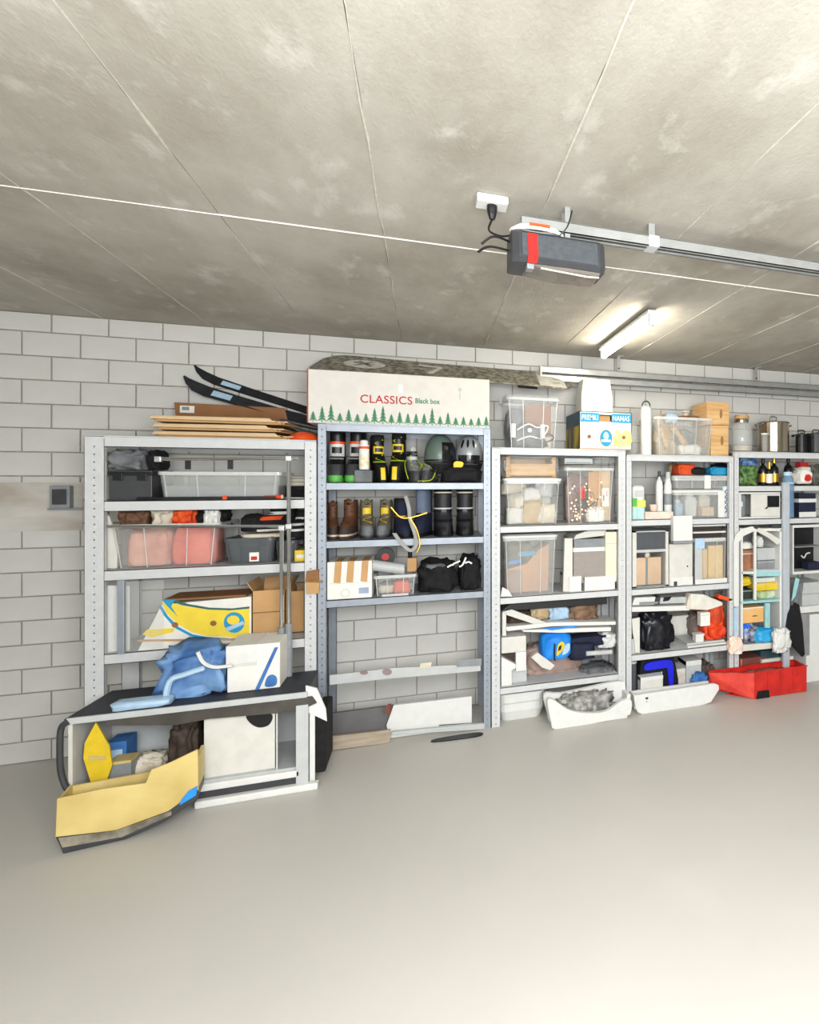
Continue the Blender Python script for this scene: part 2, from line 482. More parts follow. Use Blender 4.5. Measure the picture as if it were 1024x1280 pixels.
U1 = [1.795, 1.460, 1.100, 0.668]
U2 = [1.895, 1.555, 1.217, 0.872, 0.435]
U3 = [1.775, 1.275, 0.820, 0.245]
U4 = [1.745, 1.295, 0.815, 0.362]
U5 = [1.780, 1.530, 1.280, 0.355]
xa, xb, xc, xd, xe, xf = X(105, -.45), X(397, -.45), X(614.5, -.45), X(783, -.45), X(918, -.45), 3.06
shelving('white metal shelving unit behind the low open-fronted cabinet', xa, xb - 0.004, 1.795, U1, M_WHITEMETAL, 0.062, 0.082, lip=0.055)
shelving('grey metal shelving unit holding ski boots and helmets under the long white carton', xb, xc - 0.004, 1.895, U2[:4], M_GREYMETAL, 0.045)
shelving('pale shelving unit with fairy-light bin and white banana carton on top', xc, xd - 0.003, 1.775, U3, M_WHITEMETAL, 0.055)
shelving('pale shelving unit with bin of wooden utensils on top and backpack at foot', xd, xe - 0.003, 1.745, U4, M_WHITEMETAL, 0.04)
shelving('pale shelving unit carrying steel pot, glass jar and wine bottles', xe, xf, 1.780, U5[:3], M_WHITEMETAL, 0.04)
u5 = bpy.data.objects['shelving_unit.004']
x5 = X(979, -.45) - u5.location.x; l5 = xe - u5.location.x + .042
MB().box(l5, x5, -.225, .2, U5[3] - .004, U5[3]).box(l5, x5, -.225, -.222, U5[3] - .045, U5[3]).build('shelf', M_WHITEMETAL, u5)

# ================================================================== GENERIC THINGS
def carton(label, px0, px1, pyt, zs, yf, d, m, name='carton', cat='box', rot=0, flaps=False, tape=None, group=None, hcut=None, dx=0):
    cx, w, h = S(px0, px1, pyt, zs, yf)
    t = thing(name, label, cat, (cx + dx, yf + d / 2, zs + 0.001), rot, group)
    if flaps:
        b = MB(); k = 0.004
        b.box(-w/2, w/2, -d/2, -d/2 + k, 0, h).box(-w/2, w/2, d/2 - k, d/2, 0, h)
        b.box(-w/2, -w/2 + k, -d/2, d/2, 0, h).box(w/2 - k, w/2, -d/2, d/2, 0, h).box(-w/2, w/2, -d/2, d/2, 0, k)
        b.build('body', m, t)
        fh = min(d, w) * 0.32
        for sx in (-1, 1):
            f = MB().box(-0.002, 0.002, -d/2 + 0.004, d/2 - 0.004, 0, fh)
            f.build('flap', m, t, (sx * (w/2 - 0.002), 0, h), (0, sx * 0.5, 0))
        f = MB().box(-w/2 + 0.004, w/2 - 0.004, -0.002, 0.002, 0, fh * 0.8).build('flap', m, t, (0, d/2 - 0.002, h), (-0.25, 0, 0))
    else:
        MB().box(-w/2, w/2, -d/2, d/2, 0, h).build('body', m, t, bevel=0.004)
        if tape:
            MB().box(-0.025, 0.025, -d/2 - 0.0012, d/2, h - 0.03, h + 0.0012).build('tape', tape, t)
    return t, w, h, d

def storage_bin(label, px0, px1, pyt, zs, yf, d, m, taper=0.9, lid=None, group=None, handle=True, rim=0.012, name='storage_bin', cat='bin', r=0.03, dx=0, lidh=0.022):
    cx, w, h = S(px0, px1, pyt, zs, yf)
    w -= 2 * rim * 0.4; k = 0.003
    t = thing(name, label, cat, (cx + dx, yf + d / 2, zs + 0.001), 0, group)
    hh = h - (lidh if lid else 0)
    o = [rrect(w * taper, d * taper, r, 0), rrect(w, d, r, hh - 0.018), rrect(w - 2*k, d - 2*k, r, hh - 0.018), rrect(w * taper - 2*k, d * taper - 2*k, r, k)]
    MB().loft([rrect(w + rim, d + rim, r, hh - 0.018), rrect(w + rim, d + rim, r, hh), rrect(w - 2*k, d - 2*k, r, hh), rrect(w - 2*k, d - 2*k, r, hh - 0.018)], close=True).build('rim', m if m is M_SMOKE else M_RIM, t)
    for sx in (-1, 1):
        for u in (.46, .20):
            x0_ = sx * u * w
            MB().loft([[(x0_*taper - .002, -d*taper/2 - .002, .004), (x0_*taper + .002, -d*taper/2 - .002, .004), (x0_*taper + .002, -d*taper/2 + .001, .004), (x0_*taper - .002, -d*taper/2 + .001, .004)], [(x0_ - .002, -d/2 - .002, hh - .019), (x0_ + .002, -d/2 - .002, hh - .019), (x0_ + .002, -d/2 + .001, hh - .019), (x0_ - .002, -d/2 + .001, hh - .019)]]).build('rib', M_RIM if m is not M_SMOKE else m, t)
    MB().loft(o).build('body', m, t, smooth=False)
    if lid:
        MB().loft([rrect(w + rim + .006, d + rim + .006, r, hh + 0.001), rrect(w + rim + .008, d + rim + .008, r, hh + lidh * .6), rrect(w - 0.03, d - 0.03, r, hh + lidh)]).build('lid', lid, t)
        for sx in (-1, 1):
            MB().box(-0.012, 0.004, -0.035, 0.035, -0.025, 0.012).build('latch', lid, t, (sx * (w/2 + rim + .004), 0, hh - 0.005), bevel=0.003)
    elif handle:
        for sx in (-1, 1):
            MB().box(-0.008, 0.012, -0.05, 0.05, -0.03, -0.004).build('handle', m, t, (sx * (w/2 + rim/2), 0, hh), bevel=0.003)
    return t, w, hh, d

def heap(name, label, cat, px0, px1, pyt, zs, yf, d, m, seed=1, amp=0.3, freq=9, group=None, box=0.35, sub=4, rot=0):
    cx, w, h = S(px0, px1, pyt, zs, yf)
    o = MB().heap(w, d, h, seed, amp, freq, sub, box=box).build(name, m, None, (cx, yf + d / 2, zs + 0.002), (0, 0, rot), smooth=True)
    return tag(o, label, cat, group)

def panel(name, label, cat, pts, yf, d, m, bevel=0.003, base=None, zshift=0):
    """rigid sheet or box whose front face has the given outline (survey pixels at depth yf)"""
    P = [(X(px, yf), Z(px, py, yf)) for px, py in pts]
    zb = min(p[1] for p in P); xm = sum(p[0] for p in P) / len(P)
    z0 = zb if base is None else base
    o = MB().prism([(x - xm, z - zb) for x, z in P], -d/2, d/2).build(name, m, None, (xm, yf + d/2, z0 + 0.001), bevel=bevel)
    return tag(o, label, cat) if label else o

def part_panel(name, root, pts, yf, d, m, bevel=0.002, kind=None, label=None, smooth=False):
    P = [(X(px, yf), Z(px, py, yf)) for px, py in pts]
    L = root.location
    return MB().prism([(x - L.x, z - L.z) for x, z in P], yf - L.y, yf - L.y + d).build(name, m, root, bevel=bevel, label=label, smooth=smooth)

def oval(px, py, rx, ry, n=16): return [(px + rx * math.cos(2*PI*k/n), py - ry * math.sin(2*PI*k/n)) for k in range(n)]

def footwear(name, label, px, pyt, zs, yf, W, L, m, sole, bands=(), toe_h=0.35, shaft=0.5, rot=0, group=None, laces=None, shaft_w=0.85, tongue=None, peak=0.0):
    """boot pointing at the camera; bands = (part name, z0, z1, scale, material, front_only), heights 0..1"""
    x = X(px, yf); H = Z(px, pyt, yf) - zs
    t = thing(name, label, 'shoe', (x, yf + L / 2, zs + 0.001), rot, group)
    def ring(u, sc=1.0, front=0, n=18):
        z = u * H
        yb = L / 2 * (1 - 0.06 * u); 
        if u < toe_h: q = (u / toe_h); yfz = -L/2 + L * 0.10 * q * q
        else:
            q = min(1, (u - toe_h) / 0.25); q = q * q * (3 - 2 * q)
            yfz = -L/2 + L * (0.10 + (1 - shaft - 0.10) * q)
        w = W * (1 - (1 - shaft_w) * min(1, u / 0.6)) * (1 if u < .93 else 0.97)
        cy, hy = (yfz + yb) / 2, (yb - yfz) / 2
        pts = []
        for k in range(n):
            a = (-PI/2 + PI/2 * front * (2 * k / (n - 1) - 1)) if front else 2 * PI * k / n
            c, s_ = math.cos(a), math.sin(a)
            e = 0.75
            pts.append((math.copysign(abs(c) ** e, c) * w / 2 * sc, cy + math.copysign(abs(s_) ** e, s_) * hy * sc, z))
        return pts
    us = [0.06 + 0.94 * i / 11 for i in range(12)]
    rings = [ring(u) for u in us]
    if peak:
        rings = rings[:-1] + [[(p[0], p[1], p[2] + H * peak * (abs(p[0]) / (W / 2) - 0.45)) for p in rings[-1]]]
    top = [(p[0] * .84, (p[1] - .02) * .84 + .02, p[2]) for p in rings[-1]] if peak else ring(1.0, 0.78)
    low = [(p[0] * .9, p[1], H * 0.72) for p in top]
    MB().loft(rings + [top, low]).build('upper', m, t, smooth=True)
    MB().loft([ring(0.0, 1.03), ring(0.05, 1.07), ring(0.09, 1.06)]).build('sole', sole, t)
    for nm, u0, u1, sc, bm_, fr in bands:
        n = 5
        if fr:
            a = [ring(u0 + (u1-u0)*i/n, sc, float(fr)) for i in range(n+1)]
            b = [ring(u0 + (u1-u0)*i/n, sc - 0.06, float(fr)) for i in range(n+1)]
            mbb = MB()
            for i in range(n):
                k = len(a[0])
                for j in range(k - 1):
                    mbb.add([a[i][j], a[i][j+1], a[i+1][j+1], a[i+1][j]], [(0, 1, 2, 3)])
            # close the edges with the inner skin
            for i in range(n):
                for j in range(len(a[0]) - 1):
                    mbb.add([b[i][j], b[i+1][j], b[i+1][j+1], b[i][j+1]], [(0, 1, 2, 3)])
            mbb.build(nm, bm_, t)
        else:
            MB().loft([ring(u0, sc - .03)] + [ring(u0 + (u1-u0)*i/3, sc) for i in range(4)] + [ring(u1, sc - .03)]).build(nm, bm_, t)
    if laces:
        pts = []
        for i in range(7):
            u = toe_h + 0.08 + (0.9 - toe_h) * i / 7
            r = ring(u, 1.05, 1.0, 19)
            pts.append(r[6] if i % 2 else r[12])
        MB().tube(curve(pts, 3), 0.0028, 5).build('lace', laces, t)
    if tongue:
        r = ring(0.99, 0.95, 1.0, 19)
        MB().loft([[r[6], r[9], r[12], (0, r[9][1] + .012, r[9][2])], [(r[6][0]*.8, r[6][1]-.004, H*1.1), (0, r[9][1]-.012, H*1.14), (r[12][0]*.8, r[12][1]-.004, H*1.1), (0, r[9][1]+.002, H*1.11)]]).build('tongue', tongue, t)
    return t

# ================================================================== FIXED TO CEILING AND WALL
# tube lamp under the ceiling
lx, ly0, ly1, lz = 1.135, -1.36, -0.40, CEIL - 0.075
t = thing('tube_lamp', 'lit white fluorescent tube lamp hung under the concrete ceiling', 'lamp', (lx, (ly0 + ly1) / 2, lz))
L2 = (ly1 - ly0) / 2
MB().loft([[(x, -L2, z) for x, z in ((-.028, .034), (.028, .034), (.022, .058), (-.022, .058))], [(x, L2, z) for x, z in ((-.028, .034), (.028, .034), (.022, .058), (-.022, .058))]]).build('housing', M_WHITE, t)
MB().tube([(0, -L2 + 0.03, 0), (0, L2 - 0.03, 0)], 0.021, 14).build('tube', M_TUBE, t)
for e in (-1, 1):
    MB().box(-0.018, 0.018, -0.016, 0.016, -0.024, 0.05).build('end_cap', M_WHITE, t, (0, e * (L2 - 0.01), 0), bevel=0.005)
for e in (-0.6, 0.6):
    MB().box(-0.008, 0.008, -0.02, 0.02, 0.05, CEIL - lz).build('bracket', M_ZINC, t, (0, e * L2, 0))

# door opener with its rail
oy = -2.33
ox0, ox1 = X(640, -2.42), X(757, -2.42)
ocx = (ox0 + ox1) / 2; ow = ox1 - ox0
zt, zb = Z(640, 284, -2.42), Z(640, 326, -2.42)
t = thing('door_opener', 'black garage door opener motor with a red stripe under the ceiling', 'motor', (ocx, oy, zb))
h = zt - zb
def osec(x, s, dz=0.0):        # section in y,z: sloped front, chamfered underside
    return [(x, -.095 * s, h * .0 + dz), (x, -.115 * s, h * .14), (x, -.098 * s, h * .86), (x, -.08 * s, h), (x, .045 * s, h), (x, .045 * s, h * .0)]
MB().loft([osec(-ow/2, .86), osec(-ow/2 + .022, 1.0), osec(ow/2 - .02, .92), osec(ow/2, .78)]).build('body', M_DKGREY, t, bevel=0.003)
g = MB().loft([[(x, y - 0.0035, z) for x, y, z in osec(a, s)[1:3]] + [(x, y + 0.004, z) for x, y, z in osec(a, s)[2:0:-1]] for a, s in ((-ow/2 + .03, .995), (ow/2 - .03, .925))])
g.build('face_plate', mat('graphite_plastic', (74, 78, 82), 0.35, var=0.12, scale=60), t)
a0, a1 = -ow/2 + ow * .155, -ow/2 + ow * .255
MB().loft([[(x, y - 0.007, z) for x, y, z in osec(a, s)[0:3]] + [(x, y + 0.004, z) for x, y, z in osec(a, s)[2::-1]] for a, s in ((a0, .99), (a1, .985))]).build('stripe', M_RED, t)
lens = clear('lamp_lens', (120, 114, 106), 0.85, 0.2)
MB().loft([[(-ow/2 + .05, -.092, .0), (-ow/2 + .05, .04, .0), (-ow/2 + .06, .03, -.006), (-ow/2 + .06, -.08, -.004)],
           [(0, -.092, .0), (0, .04, .0), (0, .03, -.018), (0, -.08, -.014)],
           [(ow/2 - .012, -.085, .004), (ow/2 - .012, .04, .004), (ow/2 - .02, .03, -.016), (ow/2 - .02, -.07, -.012)]]).build('lamp_cover', lens, t, bevel=0.004)
MB().tube([(-ow*.2, -.086, -.010), (ow*.3, -.082, -.018), (ow/2 - .018, -.07, -.012)], .003, 6).build('cover_edge', M_CREAM, t)
MB().box(a0, a1 - .008, -.088, -.05, -.016, h * .06).build('button_panel', M_GREYPL, t, bevel=0.002)
for yy in (-.02, .03):
    MB().box(ow*.1, ow*.16, yy - .003, yy + .003, h, CEIL - zb).build('ceiling_bracket', M_ZINC, t)
coil = [(.085 * math.cos(2*PI*k/20) * 1.0, .045 * math.sin(2*PI*k/20), 0) for k in range(20)]
c = MB()
for q in range(3): c.tube([(x * (1 - .12*q), y * (1 - .18*q), .007 * q) for x, y, z in coil], 0.0055, 6, closed=True)
c.build('cable_coil', M_WHITE, t, (-ow*.22, -.05, h + 0.008))
MB().box(-.03, .035, -.008, .008, 0, .012).build('coil_tie', M_ORANGE, t, (-ow*.22, -.085, h + 0.012))
MB().tube(curve([(ow*.0, -.08, h), (ow*.08, -.09, h + .03), (ow*.13, -.09, h + .085)], 4), 0.0025, 5).build('aerial', M_BLACK, t)
MB().tube(curve([(-ow/2 + .02, -.02, h*.75), (-ow/2 - .05, -.05, h*.8), (-ow/2 - .09, -.04, h*.55)], 5), 0.004, 6).build('cable', M_BLACK, t)
MB().tube(curve([(-ow/2 + .02, -.02, h*.5), (-ow/2 - .06, -.03, h*.55), (-ow/2 - .10, -.04, h*.3)], 5), 0.004, 6).build('cable', M_BLACK, t)

t = thing('opener_rail', 'long pale metal guide rail running from the black opener motor', 'rail', (ox1 - 0.02, oy, Z(740, 300, oy)))
rl = 4.6
rz0, rz1 = 0, 0.035
m = MB()
m.box(-.25, rl, -.028, -.024, 0, .036).box(-.25, rl, .024, .028, 0, .036).box(-.25, rl, -.028, .028, .034, .037).box(-.25, rl, -.028, -.012, 0, .003).box(-.25, rl, .012, .028, 0, .003)
m.build('channel', M_ZINC, t)
MB().tube([(-.2, 0, .008), (rl, 0, .008)], 0.006, 6).build('chain', M_DARKSTEEL, t)
for q in (0.22, 1.6, 3.2):
    MB().box(q - .02, q + .02, -.031, .031, -.002, .039).build('sleeve', M_LTGREY, t, bevel=0.002)
    MB().box(q - .012, q + .012, -.004, .004, .04, CEIL - t.location.z).build('hanger', M_ZINC, t)

sx, sy = X(615, -2.32), -2.32
t = thing('ceiling_socket', 'white ceiling socket with a black plug beside the opener motor', 'socket', (sx, sy, CEIL - 0.026))
MB().box(-.05, .05, -.035, .035, 0, .026).build('body', M_WHITE, t, bevel=0.006)
MB().lathe([(.009, -.045), (.014, -.03), (.017, -.012), (.017, .0)], 12).build('plug', M_BLACK, t, (0, -.005, 0))
MB().tube(curve([(0, -.005, -.045), (-.01, -.01, -.085), (.03, -.015, -.10), (.075, -.01, -.085)], 5), 0.0035, 6).build('cord', M_BLACK, t)

# door track along the wall, hung from the ceiling
ty = -0.12
tz0, tz1 = Z(677, 476, ty), Z(677, 458, ty)
t = thing('door_track', 'double galvanised garage door track hung along the block wall', 'rail', (X(677, ty), ty, tz0))
tl, th = 4.8, tz1 - tz0
for zz in (0, th * .56):
    hh = th * .44
    MB().box(0, tl, -.02, -.017, zz, zz + hh).box(0, tl, -.02, .03, zz + hh - .003, zz + hh).box(0, tl, -.02, .0, zz, zz + .003).box(0, tl, .027, .03, zz + hh*.4, zz + hh).build('track', M_ZINC, t)
for px in (775, 948):
    bx = X(px, ty) - X(677, ty)
    MB().box(bx - .012, bx + .012, .03, .034, th*.3, CEIL - tz0).box(bx - .012, bx + .03, .0, .034, CEIL - tz0 - .006, CEIL - tz0).build('hanger', M_ZINC, t)
    MB().lathe([(.006, 0), (.006, .008)], 8).build('bolt', M_DARKSTEEL, t, (bx, .03, th + .03), (PI/2, 0, 0))
MB().box(-.012, .0, -.025, .032, -.004, th + .004).build('end_plate', M_ZINC, t)

# small grey box on the wall
t = thing('wall_box', 'small grey switch box on the stained patch of the block wall', 'switch', (X(77, -.03), -.006, Z(77, 635, -.03)))
bw = X(90, -.03) - X(65, -.03); bh = Z(77, 607, -.03) - Z(77, 635, -.03)
MB().box(-bw/2, bw/2, -.045, 0, 0, bh).build('body', M_GREYPL, t, bevel=0.004)
MB().box(-bw/2 + .012, bw/2 - .012, -.05, -.044, .02, bh - .02).build('rocker', M_DKGREY, t, bevel=0.002)
MB().box(-bw/2 - .02, bw/2 + .08, -.02, 0, -.012, 0).build('ledge', M_GREYPL, t)

# ================================================================== UNIT 1: ON TOP
zt = U1[0] + .003
for i, (p0, p1, lab) in enumerate([(189, 366, 'undermost flattened cardboard sheet on top of white shelving'), (190, 356, 'middle flattened cardboard sheet on top of white shelving'), (185, 358, 'uppermost pale flattened cardboard sheet on white shelving')]):
    cx, w, _ = S(p0, p1, 540, zt, -.43)
    t = thing('flattened_carton', lab, 'cardboard', (cx, -.24, zt + .002 + i * .042), (0.0, -0.03, .02)[i], 'flattened cartons on the white shelving')
    d = .36
    MB().box(-w/2, w/2, -d/2, d/2, 0.012, .018).build('sheet', M_CARDLIGHT, t)
    MB().loft([[(-w/2, -d/2, .012), (w/2 - .07, -d/2, .012), (w/2 - .07, -d/2, .018), (-w/2, -d/2, .018)], [(-w/2 + .01, -d/2 - .004, .026), (w/2 - .09, -d/2 - .004, .030), (w/2 - .09, -d/2 - .001, .034), (-w/2 + .01, -d/2 - .001, .030)]]).build('flap', M_CARDLIGHT, t)
    MB().box(-w/2 + .02, w/2 - .02, -d/2 + .02, d/2, .0, .011).build('lower_sheet', M_CARD, t)
    MB().loft([[(w/2 - .07, -d/2, .018), (w/2, d/2 - .1, .018), (w/2, d/2 - .1, .024), (w/2 - .07, -d/2, .024)], [(w/2 - .03, -d/2, .0), (w/2 + .03, d/2 - .1, .0), (w/2 + .03, d/2 - .1, .006), (w/2 - .03, -d/2, .006)]]).build('flap', M_CARD, t)
cx, w, h = S(214, 354, 504, zt + .127, -.12)
t = thing('carton_board', 'large brown carton board leaning behind the flattened cardboard sheets', 'cardboard', (cx, -.10, zt + .002))
hh = Z(280, 505, -.1) - zt
MB().prism([(-w/2 + .03, 0), (w/2 + .05, 0), (w/2, hh * .96), (-w/2, hh)], -.004, .004).build('board', M_CARDDARK, t, rot=(-.12, 0, 0))
MB().box(-w/2 + .03, -w/2 + .10, -.0065, -.0045, hh - .06, hh - .018).build('shipping_label', M_PAPER, t, rot=(-.12, 0, 0))
MB().box(-w/2 + .04, -w/2 + .075, -.0078, -.006, hh - .045, hh - .025).build('label_print', M_GREYPL, t, rot=(-.12, 0, 0))

def ski(label, p_tip, p_tail, y, w, m):
    a = Vector((X(p_tip[0], y), y, Z(*p_tip, y))); b = Vector((X(p_tail[0], y + .03), y + .03, Z(*p_tail, y + .03)))
    L = (b - a).length
    ang = math.atan2(b.z - a.z, b.x - a.x)
    t = link('ski', None, None, a, (0, -ang, 0)); t.empty_display_size = .1
    tag(t, label, 'ski', 'skis behind the cardboard')
    rings = []
    for u, ww, dz in ((0, .15, .05), (.03, .55, .030), (.08, .9, .012), (.16, 1, .001), (.4, .86, 0), (.7, .8, 0), (1, .95, 0)):
        hw = w * ww / 2
        x = u * L
        th = .006 if u < .2 else .010
        rings.append([(x, -hw * .55, dz - hw * .85), (x, hw * .55, dz + hw * .85), (x, hw * .55 + th*.8, dz + hw * .85 - th*.5), (x, -hw * .55 + th*.8, dz - hw * .85 - th*.5)])
    MB().loft(rings).build('base', m, t)
    x = .2 * L
    MB().loft([[(q, -w*.15, -w*.22), (q, w*.15, w*.22), (q, w*.15 - .002, w*.22 + .001), (q, -w*.15 - .002, -w*.22 + .001)] for q in (x, x + .10)]).build('marking', M_PALEBLUE, t)
    return t
ski('black ski with rounded raised tip in front of the other ski', (226, 480), (412, 533), -.065, .075, mat('ski_black', (40, 42, 46), 0.35, var=.2))
ski('black ski with pointed tip standing higher behind its pair', (239, 466), (420, 524), -.016, .06, mat('ski_dark', (30, 32, 34), 0.4, var=.2))

cx, w, h = S(354, 397, 538, zt, -.42)
t = thing('orange_bowl', 'bright orange rounded shell lying at the end of white shelving top', 'bowl', (cx, -.32, zt + .001))
MB().ball((0, 0, 0), w/2, .1, h, 16, 6, 0, .5).build('shell', M_ORANGEPL, t, smooth=True)
MB().tube([(w/2 * math.cos(2*PI*k/20), .1 * math.sin(2*PI*k/20), .004) for k in range(20)], .004, 5, closed=True).build('rim', M_ORANGE, t)
t = thing('folded_chair', 'black folded metal frame lying behind the orange shell on white shelving', 'chair', (X(378, -.15), -.18, zt + .002))
MB().tube([(-.12, -.05, .10), (.10, -.05, .045), (.10, .1, .045), (-.12, .1, .10)], .008, 6, closed=True).build('seat_frame', M_BLACK, t)
MB().tube([(-.10, -.03, .13), (.12, -.03, .08), (.12, .12, .08), (-.10, .12, .13)], .008, 6, closed=True).build('back_frame', M_DKGREY, t)
MB().loft([[(-.11, -.04, .10), (.09, -.04, .048), (.09, .09, .048), (-.11, .09, .10)], [(-.11, -.04, .106), (.09, -.04, .054), (.09, .09, .054), (-.11, .09, .106)]]).build('seat', M_GREYCLOTH, t)
for yy in (-.05, .1): MB().tube([(-.10, yy, .12), (.09, yy, .008)], .008, 6).build('leg', M_BLACK, t)

# ------------------------------------------------------------------ unit 1, first bay
z = U1[1]
t, w, h, d = carton('black hard case at the end of the shelf beside long grey tray', 136, 190, 588, z, -.42, .30, M_DKGREY, 'tool_case', 'case')
MB().box(-w/2 - .004, w/2 + .004, -d/2 - .004, d/2 + .004, h * .82, h * .95).build('lid_seam', M_BLACK, t)
for q in (-.28, .28): MB().box(q*w - .02, q*w + .02, -d/2 - .012, -d/2, h*.66, h*.9).build('clasp', M_BLACK, t, bevel=.002)
heap('fabric_pile', 'grey and black crumpled fabric lying on the black hard case', 'clothes', 128, 180, 561, z + h + .003, -.42, .26, M_GREYCLOTH, 4, .35)
heap('black_pouch', 'small black pouch squeezed between hard case and long tray', 'bag', 180, 197, 562, z + h + .003, -.41, .2, M_BLACKCLOTH, 9, .2)
t, w, h, d = storage_bin('long shallow clear tray with grey lid on the topmost shelf bay', 197, 352, 590, z, -.42, .34, M_CLEAR2, .95, None, r=.02)
MB().box(-w/2 + .02, w/2 - .02, -d/2 + .02, d/2 - .02, .006, h * .5).build('liner', M_GREYPL, t)
t = thing('chrome_rack', 'chrome tube clothes rack standing before the white shelving', 'rack', (X(357, -.52), -.52, 0.49))
yk = -.56
def rp(px, py, y=yk): return (X(px, y) - t.location.x, y - t.location.y, Z(px, py, y) - t.location.z)
MB().tube([rp(200, 574), rp(372, 573)], .009, 10).build('top_rail', M_CHROME, t)
MB().tube([rp(134, 658), rp(358, 658)], .008, 10).build('middle_rail', M_CHROME, t)
for px, py in ((361, 573), (352, 660)):
    a = rp(px, py); MB().tube([a, (a[0], a[1], .14)], .010, 10).build('pole', M_CHROME, t)
    MB().tube([(a[0], a[1], 0.27 + (.02 if px > 355 else 0)), (a[0], a[1], 0.0)], .017, 12).build('sleeve', M_GREYPL, t)
for px, py in ((361, 573), (361, 658), (352, 660), (198, 574)):
    MB().box(-.014, .014, -.014, .014, -.014, .014).build('joint', M_ZINC, t, rp(px, py), bevel=.003)
for px in (235, 288):
    MB().box(-.012, .012, -.004, .004, -.045, .012).build('hook', M_BLACK, t, rp(px, 576, yk + .012))
for i, (p0, p1, py, m_, lb) in enumerate([(343, 386, 612, M_BLACKCLOTH, 'black slipper with pale lining on shelf beside chrome pole')]):
    footwear('slipper', lb, 374, 608, z, -.40, .085, .22, M_BLACKCLOTH, M_WHITE, (('lining', .7, 1.0, .9, M_PINK, False),), .5, .6, 1.0)
t = thing('basket', 'striped pale round basket behind the upright chrome pole', 'basket', (X(375, -.3), -.2, z + .001))
MB().lathe([(.055, 0), (.07, .05), (.072, .13), (.066, .13), (.06, .02)], 20).build('body', M_CREAM, t, smooth=True)
for q in range(5): MB().tube([(.0725 * math.cos(a), .0725 * math.sin(a), .03 + q * .022) for a in [2*PI*k/20 for k in range(20)]], .0025, 5, closed=True).build('band', M_GREYPL, t)
t = thing('torch', 'small orange torch lying on the shelf before the long tray', 'torch', (X(342, -.43), -.425, z + .014), 1.3)
MB().lathe([(.008, -.05), (.009, .02), (.013, .035), (.013, .045)], 12).build('body', M_ORANGEPL, t, rot=(PI/2, 0, 0)); MB().lathe([(.011, .045), (.010, .048)], 12).build('lens', M_PAPER, t, rot=(PI/2, 0, 0))
t = thing('folded_poles', 'thin black poles bundled along the front of the upper shelf', 'poles', (X(265, -.44), -.435, z + .008))
for q in range(3): MB().tube([(-.33, q * .006 - .006, q % 2 * .006), (.30, q * .006 - .006, q % 2 * .006)], .004, 6).build('pole', M_BLACK, t)
MB().box(.05, .07, -.012, .012, -.006, .014).build('strap', M_ORANGE, t)

# ------------------------------------------------------------------ unit 1, second bay
z = U1[2]
t, w, h, d = storage_bin('large clear bin of salmon red clothes beside the small smoked bin', 136, 275, 655, z, -.44, .36, M_CLEAR, .9)
cx, w0, _ = S(136, 275, 655, z, -.44)
o = MB().heap(w * .42, d * .74, h * .86, 2, .1, 6, 4, box=.6).build('pink_clothes', M_PINK, None, (cx - w*.215, -.44 + d/2, z + .008), smooth=True)
tag(o, 'pale pink clothes filling one half of the large clear bin', 'clothes')
o = MB().heap(w * .42, d * .74, h * .9, 3, .08, 6, 4, box=.6).build('red_clothes', M_REDCLOTH, None, (cx + w*.21, -.44 + d/2, z + .008), smooth=True)
tag(o, 'salmon red clothes filling other half of the large clear bin', 'clothes')
def on(zs, name, label, cat, p0, p1, py, yf, d, m, seed, amp=.3, **k): return heap(name, label, cat, p0, p1, py, zs, yf, d, m, seed, amp, **k)
zr = z + h * .88
on(zr, 'plush_toy', 'brown plush toy lying on the pink clothes in clear bin', 'toy', 143, 182, 632, -.40, .18, M_FUR, 5, .4)
on(zr, 'white_shirt', 'crumpled white and cream cloth on top of the clear clothes bin', 'clothes', 184, 222, 632, -.40, .2, M_CREAM, 6, .4)
on(zr, 'orange_shirt', 'orange cloth with white folds lying on the clear clothes bin', 'clothes', 212, 243, 632, -.42, .18, M_ORANGE, 7, .4)
on(zr, 'black_shirt', 'black cloth with white print hanging at end of clothes bin', 'clothes', 240, 282, 634, -.38, .2, M_BLACKCLOTH, 8, .4)
on(zr + .0, 'striped_sleeve', 'small white striped sleeve on black cloth above the clothes bin', 'clothes', 252, 274, 636, -.43, .08, M_WHITE, 18, .45)
t = panel('white_board', 'narrow white board with curved edge standing beside the clothes bin', 'board', [(127, 711), (146, 711), (147, 690), (143, 664), (136, 645), (128, 640)], -.40, .02, M_OFFWHITE)
t, w, h, d = storage_bin('small smoked plastic bin with white sticker on the middle shelf', 279, 344, 673, z, -.42, .28, M_SMOKE, .88)
MB().box(.0, .045, -d/2 - .003, -d/2 + .008, .012, .062).build('sticker', M_PAPER, t); MB().box(.008, .037, -d/2 - .0045, -d/2 + .008, .02, .04).build('sticker_print', M_TEXTRED, t)
cx, w0, _ = S(279, 344, 673, z, -.42)
o = MB().heap(w * .8, d * .75, h * .75, 12, .1, 6, 3, box=.6).build('dark_gear', M_DKGREY, None, (cx, -.42 + d/2, z + .006), smooth=True); tag(o, 'dark grey gear inside the small smoked bin', 'clothes')
t2, w2, h2, d2 = storage_bin('small smoked bin at the shelf end behind the chrome poles', 344, 372, 676, z, -.40, .26, M_SMOKE, .88)
on(z + h, 'folded_towel', 'folded olive and white towel lying across the small smoked bin', 'towel', 300, 352, 668, -.40, .2, M_CREAM, 14, .15, box=.7)
on(z + h + .03, 'black_hat', 'black cloth cap lying on the folded towel', 'hat', 298, 326, 643, -.38, .16, M_BLACKCLOTH, 15, .15)
